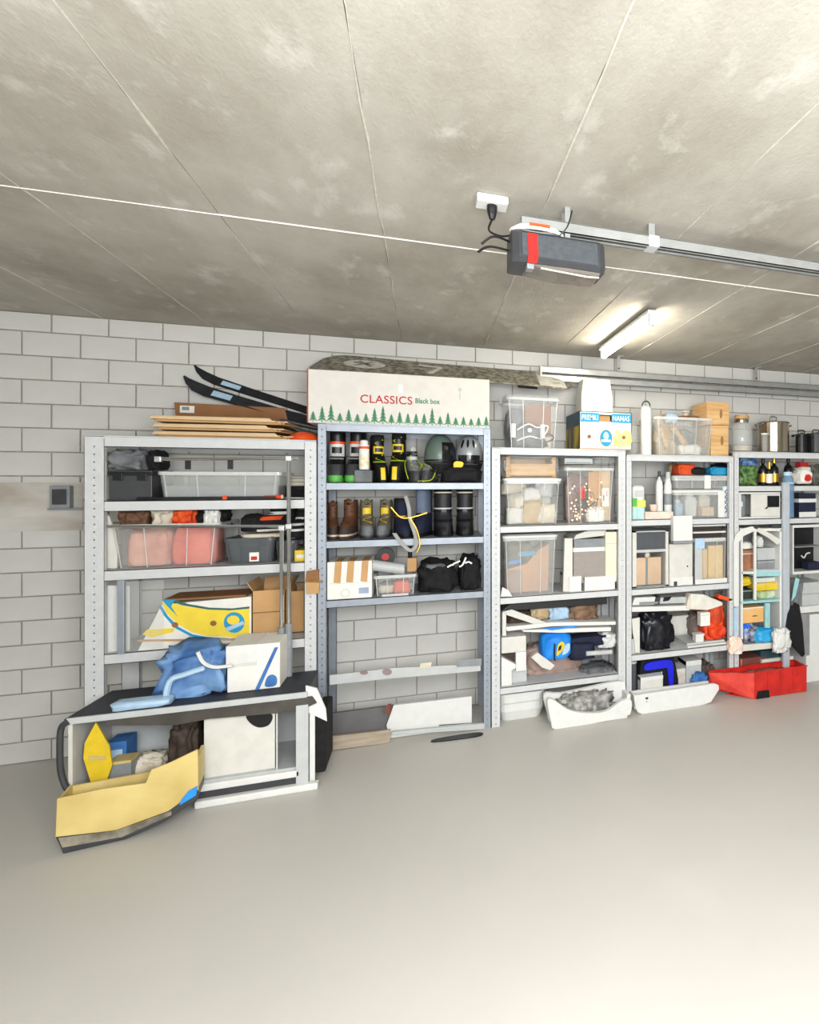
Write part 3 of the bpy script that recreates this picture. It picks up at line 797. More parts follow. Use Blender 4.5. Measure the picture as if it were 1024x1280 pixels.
footwear('trainer', 'black trainer with orange and white stripes above the smoked bin', 338, 634, z + h + .03, -.40, .09, .26, M_BLACKCLOTH, M_WHITE, (('orange_stripe', .45, .6, 1.03, M_ORANGE, True), ('white_stripe', .66, .78, 1.03, M_WHITE, True)), .5, .6, -.9)
footwear('sandal', 'black shoe with white straps nearest the perforated white post', 373, 640, z + h2 + .002, -.40, .10, .24, M_BLACKCLOTH, M_BLACK, (('strap', .3, .38, 1.04, M_WHITE, True), ('strap', .5, .58, 1.04, M_WHITE, True), ('strap', .7, .78, 1.04, M_WHITE, True)), .5, .6, -.4)
t, w, h, d = carton('small yellow box at the end of the middle white shelf', 368, 384, 688, z, -.40, .2, M_YELLOWPL, 'yellow_box', 'box')
MB().box(-w/2 + .01, w/2 - .01, -d/2 - .002, -d/2, h*.3, h*.6).build('print', M_WHITE, t)

# ------------------------------------------------------------------ unit 1, third bay
z = U1[3]
yb = -.44
cx, w, h = S(172, 314, 749, z, yb)
t = thing('banana_carton', 'white banana carton with a big yellow banana print and blue oval', 'box', (cx, yb + .16, z + .001))
d = .32
MB().prism([(-w/2, 0), (w/2, 0), (w/2, h * .98), (-w/2 + w*.2, h * .92)], -d/2, d/2).build('body', M_PAPER, t, bevel=.003)
def PP(lst): return [(X(px, yb) - t.location.x, Z(px, py, yb) - t.location.z) for px, py in lst]
def dec(name, lst, m, k=1, root=None): return MB().prism(PP(lst), -d/2 - .0012 * k, -d/2 + .001).build(name, m, t)
dec('banana_print', [(202, 752), (206, 751), (228, 757), (260, 762), (290, 762.5), (312, 761), (312, 798), (286, 796), (260, 795), (240, 790), (222, 780), (208, 766)], M_YELLOW)
dec('outline_print', [(198, 757), (202, 757), (210, 770), (224, 784), (241, 793), (260, 796.5), (286, 797.5), (286, 800), (258, 799), (238, 795), (219, 785), (205, 769)], M_SKY, 2)
dec('outline_print', [(208, 749.5), (220, 750), (236, 755), (262, 759.5), (290, 760.5), (312, 758), (312, 760.6), (288, 762.8), (260, 761.8), (228, 756.5)], mat('dark_teal_print', (52, 96, 92), .7), 2)
dec('tip_print', [(203, 749.5), (219, 750), (214, 758), (222, 770), (209, 757)], M_SKY, 3)
dec('small_print', [(178, 793), (184, 787), (218, 785), (217, 790), (190, 797)], M_YELLOW, 1)
dec('oval_print', oval(293, 778, 13, 13), M_SKY, 3); dec('oval_banana', oval(292, 775, 8, 6, 10), M_YELLOW, 4); dec('oval_band', [(282, 785), (304, 776), (306, 780), (285, 789)], M_PALEBLUE, 5)
for px, py in ((219, 781), (267, 779)): dec('hand_hole', oval(px, py, 4, 3.4, 10), M_CARDDARK, 4)
MB().box(-w*.28, w*.45, -d/2 - .002, d/2 - .1, h * .99, h * 1.03).build('inner_tray', M_CARDDARK, t, rot=(0, 0.0, 0))
dec('base_edge', [(172, 802), (314, 800), (314, 797.5), (172, 799.5)], M_CARD, 3)
t, w, h, d = carton('open tall brown carton beside the banana print carton', 315, 357, 738, z, -.43, .26, M_CARD, flaps=True)
MB().box(-w/2, w/2, -d/2 - .003, -d/2, h*.55, h*.57).build('seam', M_CARDDARK, t)
t, w, h, d = carton('smaller open brown carton behind the chrome poles', 363, 381, 739, z, -.30, .18, M_CARD, flaps=True)
MB().box(-.02, .02, -.02, .02, 0, .05).build('tissue_roll', M_PAPER, t, (0, 0, h*.75), bevel=.01)
panel('glass_frame', None, None, [(0, 0), (1, 0), (1, 1)], -.4, .01, M_GREYPL) if False else None
cx, w, h = S(148, 205, 724, z, -.46)
t = thing('picture_frame', 'grey framed clear sheet leaning at the shelf end beside banana carton', 'frame', (cx, -.465, z + .001))
MB().box(-w/2, -w/2 + .03, -.012, .012, 0, h).build('frame', M_GREYMETAL, t, bevel=.003); MB().box(-w/2 + .03, w/2, -.003, .003, .01, h - .01).build('sheet', M_CLEAR, t)
panel('white_board', 'plain white board with a small hole behind the framed clear sheet', 'board', [(129, 817), (162, 814), (162, 732), (129, 732)], -.40, .015, M_WHITE)
heap('dark_bundle', 'flat dark bundle lying behind the two cartons on the white shelf', 'cloth', 205, 310, 742, z + .24, -.10, .09, M_GREYCLOTH, 23, .3) if False else None
# tie around the two posts
t = thing('cardboard_tag', 'torn cardboard strip tied round the posts of white and grey shelving', 'tag', (X(391, -.47), -.47, Z(391, 742, -.47)))
hh = Z(391, 712, -.47) - Z(391, 742, -.47)
MB().prism([(-.03, 0), (.03, 0), (.034, hh*.45), (-.03, hh*.5)], -.006, .01).build('strip', M_CARD, t)
MB().prism([(-.034, hh*.55), (.03, hh*.55), (.03, hh), (-.03, hh*.94)], -.008, .01).build('strip', M_CARDDARK, t)
MB().tube([(-.04, -.01, hh*.52), (0, -.013, hh*.54), (.05, -.01, hh*.52)], .004, 5).build('wire', M_GOLD, t)

# ------------------------------------------------------------------ low cabinet in front of unit 1
yf = -.90; xl, xr = X(75, yf), X(398, yf); ht = .49; dd = .40
t = thing('low_cabinet', 'low open-fronted white cabinet with dark sloping top before the shelving', 'cabinet', ((xl + xr)/2, yf + dd/2, 0))
cw = xr - xl; x0, x1 = -cw/2, cw/2
MB().slab([(x0 + .01, -dd/2 + .01), (x1 - .06, -dd/2 + .01), (x1 - .06, dd/2), (x0 + .03, dd/2)], ht - .012, ht).build('top', mat('dark_top', (44, 46, 54), .6), t)
MB().box(x0 + .02, x1 - .05, -dd/2, -dd/2 + .014, ht - .024, ht + .004).build('top_edge', M_LTGREY, t, bevel=.003)
MB().prism([(x0 + .16, ht - .026), (x1 - .03, ht - .026), (x1 - .01, ht - .06), (x1 - .09, ht - .09), (x0 + .55, ht - .075), (x0 + .42, ht - .085), (x0 + .16, ht - .05)], -dd/2 + .006, -dd/2 + .03).build('apron', mat('dark_apron', (72, 68, 62), .7, var=.2, scale=8), t)
fr = curve([(x0 + .03, -dd/2, ht - .01), (x0 + .006, -dd/2, ht - .03), (x0, -dd/2, ht - .10), (x0 + .005, -dd/2, .25), (x0 + .04, -dd/2, .16), (x0 + .12, -dd/2, .135)], 5)
MB().tube(fr, .013, 8).build('bent_frame', M_DKGREY, t)
MB().box(x0 + .02, x0 + .035, -dd/2 + .02, dd/2, .0, ht - .012).build('side_panel', M_OFFWHITE, t)
MB().box(x0 + .035, x1 - .06, dd/2 - .012, dd/2, .0, ht - .012).build('back_panel', M_LTGREY, t)
MB().box(x1 - .075, x1 - .06, -dd/2 + .02, dd/2, 0.0, ht - .012).build('side_panel', M_DKGREY, t)
MB().box(x1 - .10, x1 - .045, -dd/2 + .0, -dd/2 + .02, .0, ht - .06).build('post', M_LTGREY, t, bevel=.004)
MB().box(x1 - .045, x1 - .02, -dd/2 + .03, -dd/2 + .05, .0, ht - .03).build('post', M_WHITE, t, bevel=.004)
MB().box(x0 + .5, x1 + .0, -dd/2 - .02, -dd/2 + .02, .0, .035).build('base_rail', M_WHITE, t, bevel=.008)
MB().box(x0 + .5, x1 - .08, -dd/2, -dd/2 + .02, .07, .105).build('base_rail', M_WHITE, t, bevel=.008)
MB().box(x0 + .5, x1 - .08, -dd/2 + .012, -dd/2 + .03, .035, .07).build('plinth', M_DKGREY, t)
MB().box(x0 + .30, x1 - .10, -dd/2 + .02, dd/2 - .012, .10, .115).build('floor_board', M_LTGREY, t)
MB().box(x0 + .52, x1 - .20, -dd/2 + .05, -dd/2 + .06, .115, ht - .07).build('inner_panel', M_OFFWHITE, t)
MB().prism(smooth_closed([(x0 + .70, ht - .09), (x0 + .80, ht - .10), (x0 + .795, ht - .15), (x0 + .75, ht - .16), (x0 + .71, ht - .13)], 4), -dd/2 + .044, -dd/2 + .052).build('hand_hole', M_BLACK, t)
MB().box(x1 - .19, x1 - .185, -dd/2 + .03, -dd/2 + .05, .10, ht - .07).build('divider', M_WHITE, t)
MB().prism([(x1 - .06, ht - .10), (x1 + .035, ht - .165), (x1 + .03, ht - .10), (x1 - .01, ht + .01), (x1 - .06, ht + .03)], -dd/2 + .024, -dd/2 + .034).build('corner_cover', M_WHITE, t)
MB().box(x1 - .02, x1 + .028, -dd/2 + .035, dd/2 - .1, .06, ht - .12).build('side_shade', M_BLACKCLOTH, t, bevel=.01)  # black block paints the shadow below the corner cover
# inside the cabinet
t = thing('yellow_folder', 'bright yellow plastic blade standing upright inside the low cabinet', 'folder', (X(122, -.84), -.84, .115 + .002))
MB().prism([(-.01, 0), (.02, .0), (.055, .12), (.045, .21), (-.005, .33), (-.045, .24), (-.05, .17)], -.006, .006).build('blade', M_YELLOWPL, t, bevel=.002)
MB().prism([(-.03, .16), (.035, .15), (.03, .17), (-.03, .18)], -.008, .008).build('rib', M_MUSTARD, t)
t, w, h, d = carton('small blue box standing inside the low cabinet behind yellow blade', 132, 158, 928, .116, -.72, .12, M_BLUE, 'blue_box', 'box'); MB().box(-w/2 + .015, w/2 - .015, -d/2 - .002, -d/2, h*.3, h*.8).build('label', M_PALEBLUE, t)
t, w, h, d = carton('small grey folded carton inside the cabinet above the yellow tub', 136, 164, 955, .116, -.82, .09, M_GREYPL, 'grey_box', 'box'); MB().box(-w/2, w/2, -d/2 - .002, d/2, h, h + .012).build('lid', M_MUSTARD, t)
heap('brown_cloth', 'dark brown crumpled cloth in the cabinet above the yellow tub', 'cloth', 206, 246, 902, .116, -.82, .18, M_DKBROWN, 31, .4)
heap('cream_cloth', 'small cream cloth lying in the cabinet between blue box and brown cloth', 'cloth', 160, 205, 948, .116, -.78, .14, M_CREAM, 32, .35)
# yellow tub on the floor
xm = (X(66, -1.12) + X(248, -1.04)) / 2; w = X(248, -1.04) - X(66, -1.12)
t = thing('yellow_tub', 'pale yellow tub with black curved base on the floor before cabinet', 'tub', (xm, -1.02, 0), .13)
hw = w/2; d = .16
prof = [(-hw, .075), (-hw*.2, .05), (hw*.55, .085), (hw, .15), (hw*.99, .34), (hw*.55, .30), (hw*.30, .285), (hw*.22, .23), (-hw*.4, .24), (-hw*.98, .235)]
MB().prism(prof, -d/2, -d/2 + .012).build('front_panel', M_MUSTARD, t, bevel=.003)
MB().prism([(-hw*.97, .075), (-hw*.2, .05), (hw*.55, .085), (hw*.97, .15), (hw*.97, .22), (-hw*.97, .22)], d/2 - .01, d/2).build('back_panel', M_MUSTARD, t)
MB().box(-hw + .002, -hw + .012, -d/2 + .0125, d/2 - .011, .08, .225).build('side_panel', M_MUSTARD, t)
MB().box(hw - .014, hw - .002, -d/2 + .0125, d/2, .15, .30).build('side_panel', M_MUSTARD, t)
MB().prism([(-hw*.9, .0), (-hw*.05, .004), (hw*.5, .045), (hw*.98, .11), (hw, .16), (hw*.55, .088), (-hw*.2, .052), (-hw, .078), (-hw*.93, .03)], -d/2 - .004, d/2).build('base', M_DKGREY, t, bevel=.006)
MB().prism([(-hw*.9, .03), (-hw*.1, .02), (hw*.6, .07), (hw*.6, .088), (-hw*.2, .052), (-hw*.95, .072)], -d/2 - .008, -d/2).build('skirt', mat('worn_grey', (150, 144, 126), .7, rgb2=(96, 90, 78), scale=14), t)
MB().prism([(hw*.72, .105), (hw*.97, .135), (hw*.99, .175), (hw*.85, .16), (hw*.74, .125)], -d/2 - .006, -d/2 + .004).build('corner_patch', M_BRIGHTBLUE, t)
# on the cabinet top
zt = ht + .001
heap('blue_bag', 'crumpled blue plastic bag with white straps on the low cabinet', 'bag', 186, 284, 814, zt, -.78, .24, mat('denim_blue', (62, 104, 160), .6, rgb2=(120, 158, 200), scale=7, bump=.3), 41, .42, 6, box=.55)
t2 = thing('white_strap', 'white strap looped over the blue bag on the low cabinet', 'strap', (X(230, -.8), -.80, zt))
def q(px, py, y=-.80): return (X(px, y) - t2.location.x, y - t2.location.y, Z(px, py, y) - zt)
MB().tube(curve([q(206, 882), q(212, 852), q(232, 843), q(256, 835)], 5), [.014]*15 + [.010], 6).build('band', M_PALEBLUE, t2); MB().tube(curve([q(247, 815), q(254, 828), q(268, 834), q(290, 832)], 5), .009, 6).build('band', M_WHITE, t2)
o = MB().heap(.24, .10, .035, 44, .15, 6, 3, box=.6).build('pale_cloth', M_PALEBLUE, None, (X(178, -.83), -.82, zt + .001), smooth=True); tag(o, 'flat pale blue cloth beside the blue bag on the low cabinet', 'cloth')
t, w, h, d = carton('white box with blue strap and blue handle on the low cabinet', 284, 350, 806, zt, -.76, .26, M_PAPER, 'white_box', 'box')
MB().prism([(w*.02, 0), (w*.10, 0), (w*.47, h*.9), (w*.40, h*.9)], -d/2 - .004, -d/2).build('strap', M_BLUE, t)
MB().prism(smooth_closed([(w*.22, h*.06), (w*.42, h*.06), (w*.44, h*.22), (w*.36, h*.30), (w*.26, h*.26)], 3), -d/2 - .006, -d/2).build('handle', M_BLUE, t)
MB().box(-w/2 - .004, w*.05, -d/2 - .005, -d/2, h*.55, h*.62).build('lid_edge', M_OFFWHITE, t); MB().box(-w/2 - .004, w*.05, -d/2 - .004, d/2, h*.62, h + .002).build('lid', M_WHITE, t)

# ================================================================== UNIT 2
zt = U2[0] + .003
yb = -.44
cx, w, h = S(384, 612, 468, zt, yb)
d = .40
t = thing('ski_carton', 'long white carton printed CLASSICS with a row of green trees', 'box', (cx, yb + d/2, zt + .001))
MB().box(-w/2, w/2, -d/2, d/2, 0, h).build('body', mat('white_carton', (208, 204, 196), .75, var=.03), t, bevel=.003)
MB().box(-w/2 - .001, -w/2 + .006, -d/2 - .001, d/2, 0, h).build('edge_tape', mat('rust_edge', (150, 70, 54), .7), t)
def fz(px, py): return X(px, yb) - t.location.x, Z(px, py, yb) - t.location.z
lx_, lz_ = fz(450, 502.5)
text('lettering', 'CLASSICS', .067, M_TEXTRED, t, (lx_, -d/2 - .0006, lz_ - .002), sx=.98, bold=.0006)
lx_, lz_ = fz(519, 504)
text('lettering', 'Black box', .042, M_TREE, t, (lx_, -d/2 - .0006, lz_ + .001), bold=.0011, sx=.80)
rt = random.Random(8)
tp = MB()
ntree = 22
for k in range(ntree):
    bx = -w/2 + .03 + (w - .05) * k / (ntree - 1)
    hh = rt.uniform(.045, .085) if k not in (2, 8, 14) else .10
    for q in range(4):
        zz = .012 + hh * q / 4.6; ww = .024 * (1 - q / 4.8)
        tp.prism([(bx - ww, zz), (bx, zz + hh * .10), (bx + ww, zz), (bx, zz + hh / 2.6)], -d/2 - .001 - .0002 * (k % 2), -d/2 + .0005)
    tp.box(bx - .002, bx + .002, -d/2 - .001, -d/2 + .0005, .004, .02)
tp.build('tree_print', M_TREE, t)
gp = MB()
for k in range(40):
    bx = -w/2 + .02 + (w - .04) * k / 39; gp.prism([(bx - .012, .006 + .004 * (k % 3)), (bx + .014, .008 + .003 * (k % 2)), (bx, .013 + .004 * (k % 3))], -d/2 - .0009, -d/2 + .0005)
gp.build('ground_print', mat('pale_green_print', (150, 180, 156), .7), t)
ax, az = fz(575, 493)
MB().prism(smooth_closed([(ax - .008, az + .02), (ax + .008, az + .02), (ax + .01, az + .035), (ax, az + .042), (ax - .01, az + .035)], 3), -d/2 - .001, -d/2 + .0005).prism([(ax - .004, az - .03), (ax + .004, az - .03), (ax + .002, az + .02), (ax - .002, az + .02)], -d/2 - .001, -d/2 + .0005).build('emblem_print', mat('faint_print', (178, 182, 172), .75), t)
ax, az = fz(501, 487)
MB().box(ax - .012, ax + .012, -d/2 - .001, -d/2 + .0005, az - .02, az + .03).build('sticker', M_WHITE, t)
ztop = zt + h + .002

# snowboard leaning on the carton
ya, yb2 = -.285, -.04
xA, xB = X(386, -.16), X(716, -.16)
L = xB - xA; W = .265
t = link('snowboard', None, None, ((xA + xB)/2, ya, ztop + .006), (math.radians(31), math.radians(1.1), 0)); t.empty_display_size = .1
tag(t, 'grey speckled snowboard leaning on the long white carton', 'snowboard')
rings_a = []
N = 26
for i in range(N + 1):
    u = i / N; s = (u - .5) * 2
    e = max(0, abs(s) - .74) / .26
    hw = W/2 * (1 - .10 * (1 - min(1, (abs(s)/.74) ** 2))) * math.sqrt(max(.004, 1 - e ** 2.4))
    lift = -.05 * e * e * (1.0 if s < 0 else 0.7)
    x = s * L / 2
    yc = W/2
    rings_a.append([(x, yc - hw, lift), (x, yc + hw, lift), (x, yc + hw, lift + .011), (x, yc - hw, lift + .011)])
MB().loft(rings_a).build('deck', M_BOARD, t)
M_LOGO = mat('worn_white_logo', (196, 194, 184), .7, var=.12, scale=40)
g = MB()
ex, eyc = -L * .315, W/2
g.slab(smooth_closed([(ex - .115, eyc), (ex - .05, eyc + .06), (ex + .06, eyc + .06), (ex + .125, eyc), (ex + .06, eyc - .06), (ex - .05, eyc - .06)], 4), .0105, .0118)
g.build('emblem', M_LOGO, t)
k = MB()
for a, b in (((-.05, -.035), (.05, .04)), ((.045, -.04), (-.03, .045)), ((-.06, .02), (.06, -.01))):
    dx, dy = b[0] - a[0], b[1] - a[1]; ln = math.hypot(dx, dy); nx, ny = -dy/ln*.009, dx/ln*.009
    k.slab([(ex + a[0] + nx, eyc + a[1] + ny), (ex + a[0] - nx, eyc + a[1] - ny), (ex + b[0] - nx, eyc + b[1] - ny), (ex + b[0] + nx, eyc + b[1] + ny)], .0116, .0126)
k.build('emblem_mark', M_BOARD, t)
s7 = MB()
ex = -L * .08
s7.slab([(ex - .07, eyc + .05), (ex + .08, eyc + .035), (ex + .075, eyc + .06), (ex - .07, eyc + .075)], .0105, .012)
s7.slab([(ex + .055, eyc + .04), (ex + .08, eyc + .04), (ex + .02, eyc - .07), (ex - .02, eyc - .07)], .0105, .0121)
s7.build('stroke_mark', M_LOGO, t)
wp = MB()
rs = random.Random(5)
for _ in range(26):
    px_, py_ = rs.uniform(-.42, .46) * L, rs.uniform(.03, W - .03); a = rs.uniform(.006, .022)
    wp.slab([(px_ + a * 1.8 * math.cos(2*PI*q/7), py_ + a * .6 * math.sin(2*PI*q/7)) for q in range(7)], .0108, .0114)
wp.build('scuff', mat('scuffed_pale', (158, 152, 132), .7), t, kind='stuff')
wt = MB().loft([[(x, y, z + (.001 if i > 1 else 0)) for i, (x, y, z) in enumerate([(r[0][0], r[0][1]+.004, r[2][2]), (r[1][0], r[1][1]-.004, r[2][2]), (r[2][0], r[2][1]-.004, r[2][2]+.0006), (r[3][0], r[3][1]+.004, r[2][2]+.0006)])] for r in rings_a[22:26]]).build('tip_print', M_LOGO, t)
MB().box(L*.26, L*.34, W*.1, W*.45, -.03, -.002).build('binding_plate', M_BLACK, t, bevel=.004)

# ------------------------------------------------------------------ ski boots, shoes, helmets
z = U2[1]
SB = lambda lab, px, w_, r: footwear('ski_boot', lab, px, 536, z, -.40, w_, .30, M_BLACK, M_GREEN,
    (('toe_shell', .10, .34, 1.05, M_DKGREY, .8), ('toe_tip', .03, .13, 1.10, M_GREEN, .5), ('cuff', .50, .74, 1.06, M_WHITE, .62), ('orange_band', .74, .79, 1.09, M_ORANGEPL, .8),
     ('buckle', .44, .47, 1.10, M_LTGREY, .5), ('buckle', .56, .68, 1.12, M_BLACK, .3), ('liner', .93, .99, .96, M_LTGREY, False)), .3, .52, r, 'ski boots on the grey shelf', shaft_w=.95)
SB('black and white ski boot with green toe beside the grey post', 417, .092, .05)
SB('second white and black ski boot standing beside the spray can', 442, .092, -.1)
cx, w, h = S(448, 461, 550, z + .075, -.42)
t = thing('spray_can', 'white spray can with orange print standing on the dark block', 'can', (cx, -.38, z + .077))
r = w/2
MB().lathe([(r*.95, 0), (r, .004), (r, h*.8), (r*.85, h*.86), (r*.5, h*.87)], 16).build('can', M_PAPER, t, smooth=False)
MB().lathe([(r*.8, h*.86), (r*.8, h*.97), (r*.6, h)], 14).build('cap', M_WHITE, t)
MB().lathe([(r*1.01, h*.7), (r*1.01, h*.78)], 16).build('orange_band', M_ORANGE, t); MB().lathe([(r*1.01, h*.1), (r*1.01, h*.5)], 16).build('label', mat('pale_label', (206, 196, 150), .6, rgb2=(230, 226, 210), scale=40), t)
t, w, h, d = carton('dark speckled block under the white spray can', 443, 465, 588, z, -.43, .16, M_GREYCLOTH, 'dark_block', 'block')
MB().box(-w/2 + .008, w/2 - .008, -d/2 + .01, d/2 - .01, h - .006, h + .001).build('top_pad', M_DKGREY, t)
YB = lambda lab, px, py, w_, r, L_: footwear('climbing_boot', lab, px, py, z, -.41, w_, L_, M_BLACK, M_BLACK,
    (('toe_stripe', .05, .30, 1.07, M_YELLOWPL, .13), ('toe_cap', .06, .33, 1.045, M_BLACK, True), ('strap', .41, .435, 1.08, M_LIME, .8), ('strap', .50, .52, 1.08, M_BLACKCLOTH, False), ('badge', .60, .76, 1.07, M_YELLOWPL, .5), ('buckle', .64, .72, 1.10, M_BLACK, .3), ('collar', .86, .97, 1.04, M_BLACKCLOTH, False)), .34, .5, r, 'yellow and black boots', M_LIME, .92)
YB('yellow and black climbing boot leaning beside the taller one', 472, 542, .080, .25, .25)
YB('taller yellow and black boot standing next to the grey shoes', 496, 538, .086, -.1, .27)
for lab, px, py, r in (('grey approach shoe with lime cord beside yellow black boots', 516, 563, .2), ('grey approach shoe with lime laces leaning before the helmet', 537, 562, -.3)):
    t = footwear('approach_shoe', lab, px, py, z, -.43, .068, .22, M_GREYCLOTH, M_DKGREY, (('toe_cap', .08, .36, 1.04, M_DKGREY, True), ('collar', .84, .98, 1.02, M_BLACK, False), ('logo_patch', .72, .82, 1.05, M_LTGREY, True)), .4, .55, r, 'grey approach shoes', M_LIME, .9, tongue=M_LTGREY)
    MB().tube(curve([(-.042, -.08, .02), (-.05, -.02, .09), (-.03, .05, .14), (.03, .05, .14), (.05, -.02, .10), (.042, -.08, .02), (0, -.15, .006)], 5), .003, 5).build('cord', M_LIME, t)

def helmet(label, px0, px1, pyt, zb, yf, m, visor, vents, rot):
    A0, A1, V0, V1 = visor
    cx, w, h = S(px0, px1, pyt, zb, yf)
    t = thing('ski_helmet', label, 'helmet', (cx, yf + w * .62, zb + .002), rot, 'ski helmets on the grey shelf')
    rx, ry, rz = w*.52, w*.56, h*.56
    zc = h - rz
    MB().ball((0, 0, zc), rx, ry, rz, 24, 10, -.12, .5).build('shell', m, t, smooth=True)
    MB().loft([[(rx*.97*math.cos(2*PI*k/24), ry*.97*math.sin(2*PI*k/24), zc - rz*.30) for k in range(24)], [(rx*.75*math.cos(2*PI*k/24), ry*.75*math.sin(2*PI*k/24)+.01, 0.0) for k in range(24)]]).build('ear_pad', M_BLACKCLOTH, t)
    MB().tube([(rx*.985*math.cos(2*PI*k/24), ry*.985*math.sin(2*PI*k/24), zc - rz*.22) for k in range(24)], .006, 6, closed=True).build('rim', M_BLACK, t)
    if visor:
        rings = []
        for i in range(6):
            v = V0 + (V1 - V0) * i / 5
            rings.append([(rx*1.02*math.cos(v)*math.cos(a), ry*1.03*math.cos(v)*math.sin(a), zc + rz*1.02*math.sin(v)) for a in [A0 + (A1 - A0)*q/12 for q in range(13)]] + [(rx*.99*math.cos(v)*math.cos(a), ry*.99*math.cos(v)*math.sin(a), zc + rz*math.sin(v)) for a in [A0 + (A1 - A0)*q/12 for q in range(12, -1, -1)]])
        MB().loft(rings).build('visor', mat('dark_visor', (26, 26, 28), .12, var=.1), t, smooth=False)
    for a, v in vents:
        c = Vector((rx*math.cos(v)*math.cos(a), ry*math.cos(v)*math.sin(a), zc + rz*math.sin(v)))
        n = Vector((c.x/rx**2, c.y/ry**2, (c.z - zc)/rz**2)).normalized()
        o = MB().slab([(.0075*math.cos(2*PI*q/10), .030*math.sin(2*PI*q/10)) for q in range(10)], -.004, .002).build('vent', M_BLACK, t, c)
        o.rotation_euler = n.to_track_quat('Z', 'Y').to_euler()
    MB().tube(curve([(-rx*.8, -ry*.2, zc - rz*.3), (-rx*.5, -ry*.9, .02), (rx*.2, -ry*1.0, .012), (rx*.8, -ry*.2, zc - rz*.3)], 5), .005, 6).build('strap', M_BLACK, t)
    return t
t = helmet('sage green ski helmet with dark goggle visor on black fabric', 531, 570, 541, z + .055, -.42, M_SAGE, (-1.35, .3, -.3, .62), (), -.1)
t = helmet('silver ski helmet with long vents beside the sage green helmet', 571, 605, 543, z + .055, -.40, M_SILVER, (-2.3, -.6, -.35, .05), ((-2.05, .6), (-1.55, .62), (-1.05, .6)), -.2)
MB().prism(smooth_closed([(-.075, .035), (-.03, .04), (-.02, .065), (-.04, .075), (-.075, .07)], 3), -.118, -.10).build('goggle_lens', M_GOLD, t)
heap('black_fleece', 'black fleece spread under the two helmets on the upper grey shelf', 'clothes', 552, 604, 584, z, -.44, .34, M_BLACKCLOTH, 51, .15, box=.6)

# ------------------------------------------------------------------ second bay: walking boots, tall boots
z = U2[2]
BB = (('rand', .09, .14, 1.05, M_CREAM, False), ('toe_cap', .14, .34, 1.03, M_DKBROWN, .9), ('heel_counter', .3, .34, 1.03, M_DKBROWN, .6))
footwear('leather_boot', 'brown leather ankle boot half hidden by the grey post', 412, 632, z, -.40, .065, .28, M_LEATHER, M_DKBROWN, BB, .36, .5, .15, 'brown leather boots', M_DKBROWN, .85, M_LEATHER, .22)
footwear('leather_boot', 'brown leather ankle boot with folded collar beside khaki boots', 432, 630, z, -.42, .080, .29, M_LEATHER, M_DKBROWN, BB, .36, .5, -.1, 'brown leather boots', M_DKBROWN, .9, M_LEATHER, .22)
KB = (('rand', .07, .2, 1.04, M_DKGREY, False), ('toe_cap', .1, .36, 1.05, M_GREYCLOTH, .8), ('tongue_patch', .68, .86, 1.05, M_YELLOWPL, .35))
footwear('hiking_boot', 'khaki hiking boot with yellow laces beside brown leather boots', 456, 630, z, -.42, .080, .29, M_KHAKI, M_DKGREY, KB, .36, .5, .12, 'khaki hiking boots', M_YELLOWPL, .9, M_KHAKI, .22)
footwear('hiking_boot', 'khaki hiking boot with yellow laces beside the navy tall boots', 479, 630, z, -.42, .076, .29, M_KHAKI, M_DKGREY, KB, .36, .5, -.08, 'khaki hiking boots', M_YELLOWPL, .9, M_KHAKI, .22)
t = footwear('overboot', 'navy overboot leaning beside khaki boots with hanging grey strap', 502, 624, z, -.43, .088, .25, M_NAVY, M_BLACK, (('yellow_cord', .52, .55, 1.05, M_GOLD, False), ('collar', .92, 1.0, 1.03, M_BLACKCLOTH, False)), .25, .6, .2, 'navy overboots')
t = footwear('overboot', 'navy overboot beside black rubber boots with grey flap', 527, 613, z, -.42, .092, .26, M_NAVY, M_BLACK, (('yellow_cord', .5, .525, 1.05, M_GOLD, False), ('side_flap', .5, 1.0, 1.05, mat('slate_fabric', (96, 108, 128), .8), True)), .25, .6, -.3, 'navy overboots')
t = thing('webbing_strap', 'long grey webbing strap looped down from the navy overboots', 'strap', (X(512, -.50), -.50, z))
def q(px, py, y=-.485): return (X(px, y) - t.location.x, y - t.location.y, Z(px, py, y) - z)
def ribbon(pts, w, th=.0022):
    rings = []
    for i, p in enumerate(pts):
        a, b = Vector(pts[max(0, i-1)]), Vector(pts[min(len(pts)-1, i+1)])
        dv = (b - a); dv.y = 0; dv.normalize(); nx, nz = dv.z * w/2, -dv.x * w/2
        rings.append([(p[0]-nx, p[1]-th, p[2]-nz), (p[0]+nx, p[1]-th, p[2]+nz), (p[0]+nx, p[1]+th, p[2]+nz), (p[0]-nx, p[1]+th, p[2]-nz)])
    return MB().loft(rings)
ribbon(curve([q(507, 620), q(511, 634), q(513, 650), q(519, 668), q(520, 682), q(513, 688), q(503, 680), q(494, 668), q(493, 666)], 5), .020).build('band', mat('grey_webbing', (150, 150, 146), .8), t)
MB().tube(curve([q(489, 634), q(500, 646), q(513, 647), q(534, 641)], 5), .004, 6).build('cord', M_GOLD, t)
MB().tube(curve([q(513, 648), q(521, 662), q(525, 680), q(521, 691)], 5), .004, 6).build('cord', M_GOLD, t)
RB = (('top_band', .88, .99, 1.04, M_BLACKCLOTH, False), ('size_tag', .90, .93, 1.10, M_CREAM, True), ('ankle_strap', .50, .56, 1.06, M_BLACK, False), ('buckle', .56, .59, 1.1, M_LTGREY, True), ('toe_cap', .04, .2, 1.04, M_BLACK, True), ('lower_strap', .3, .35, 1.05, M_BLACK, False))
footwear('snow_boot', 'tall black buckled boot beside the navy overboots', 555, 611, z, -.42, .112, .26, mat('matt_black', (34, 34, 38), .55, var=.3, scale=20), M_BLACK, RB, .22, .68, .05, 'tall black boots', None, .95)
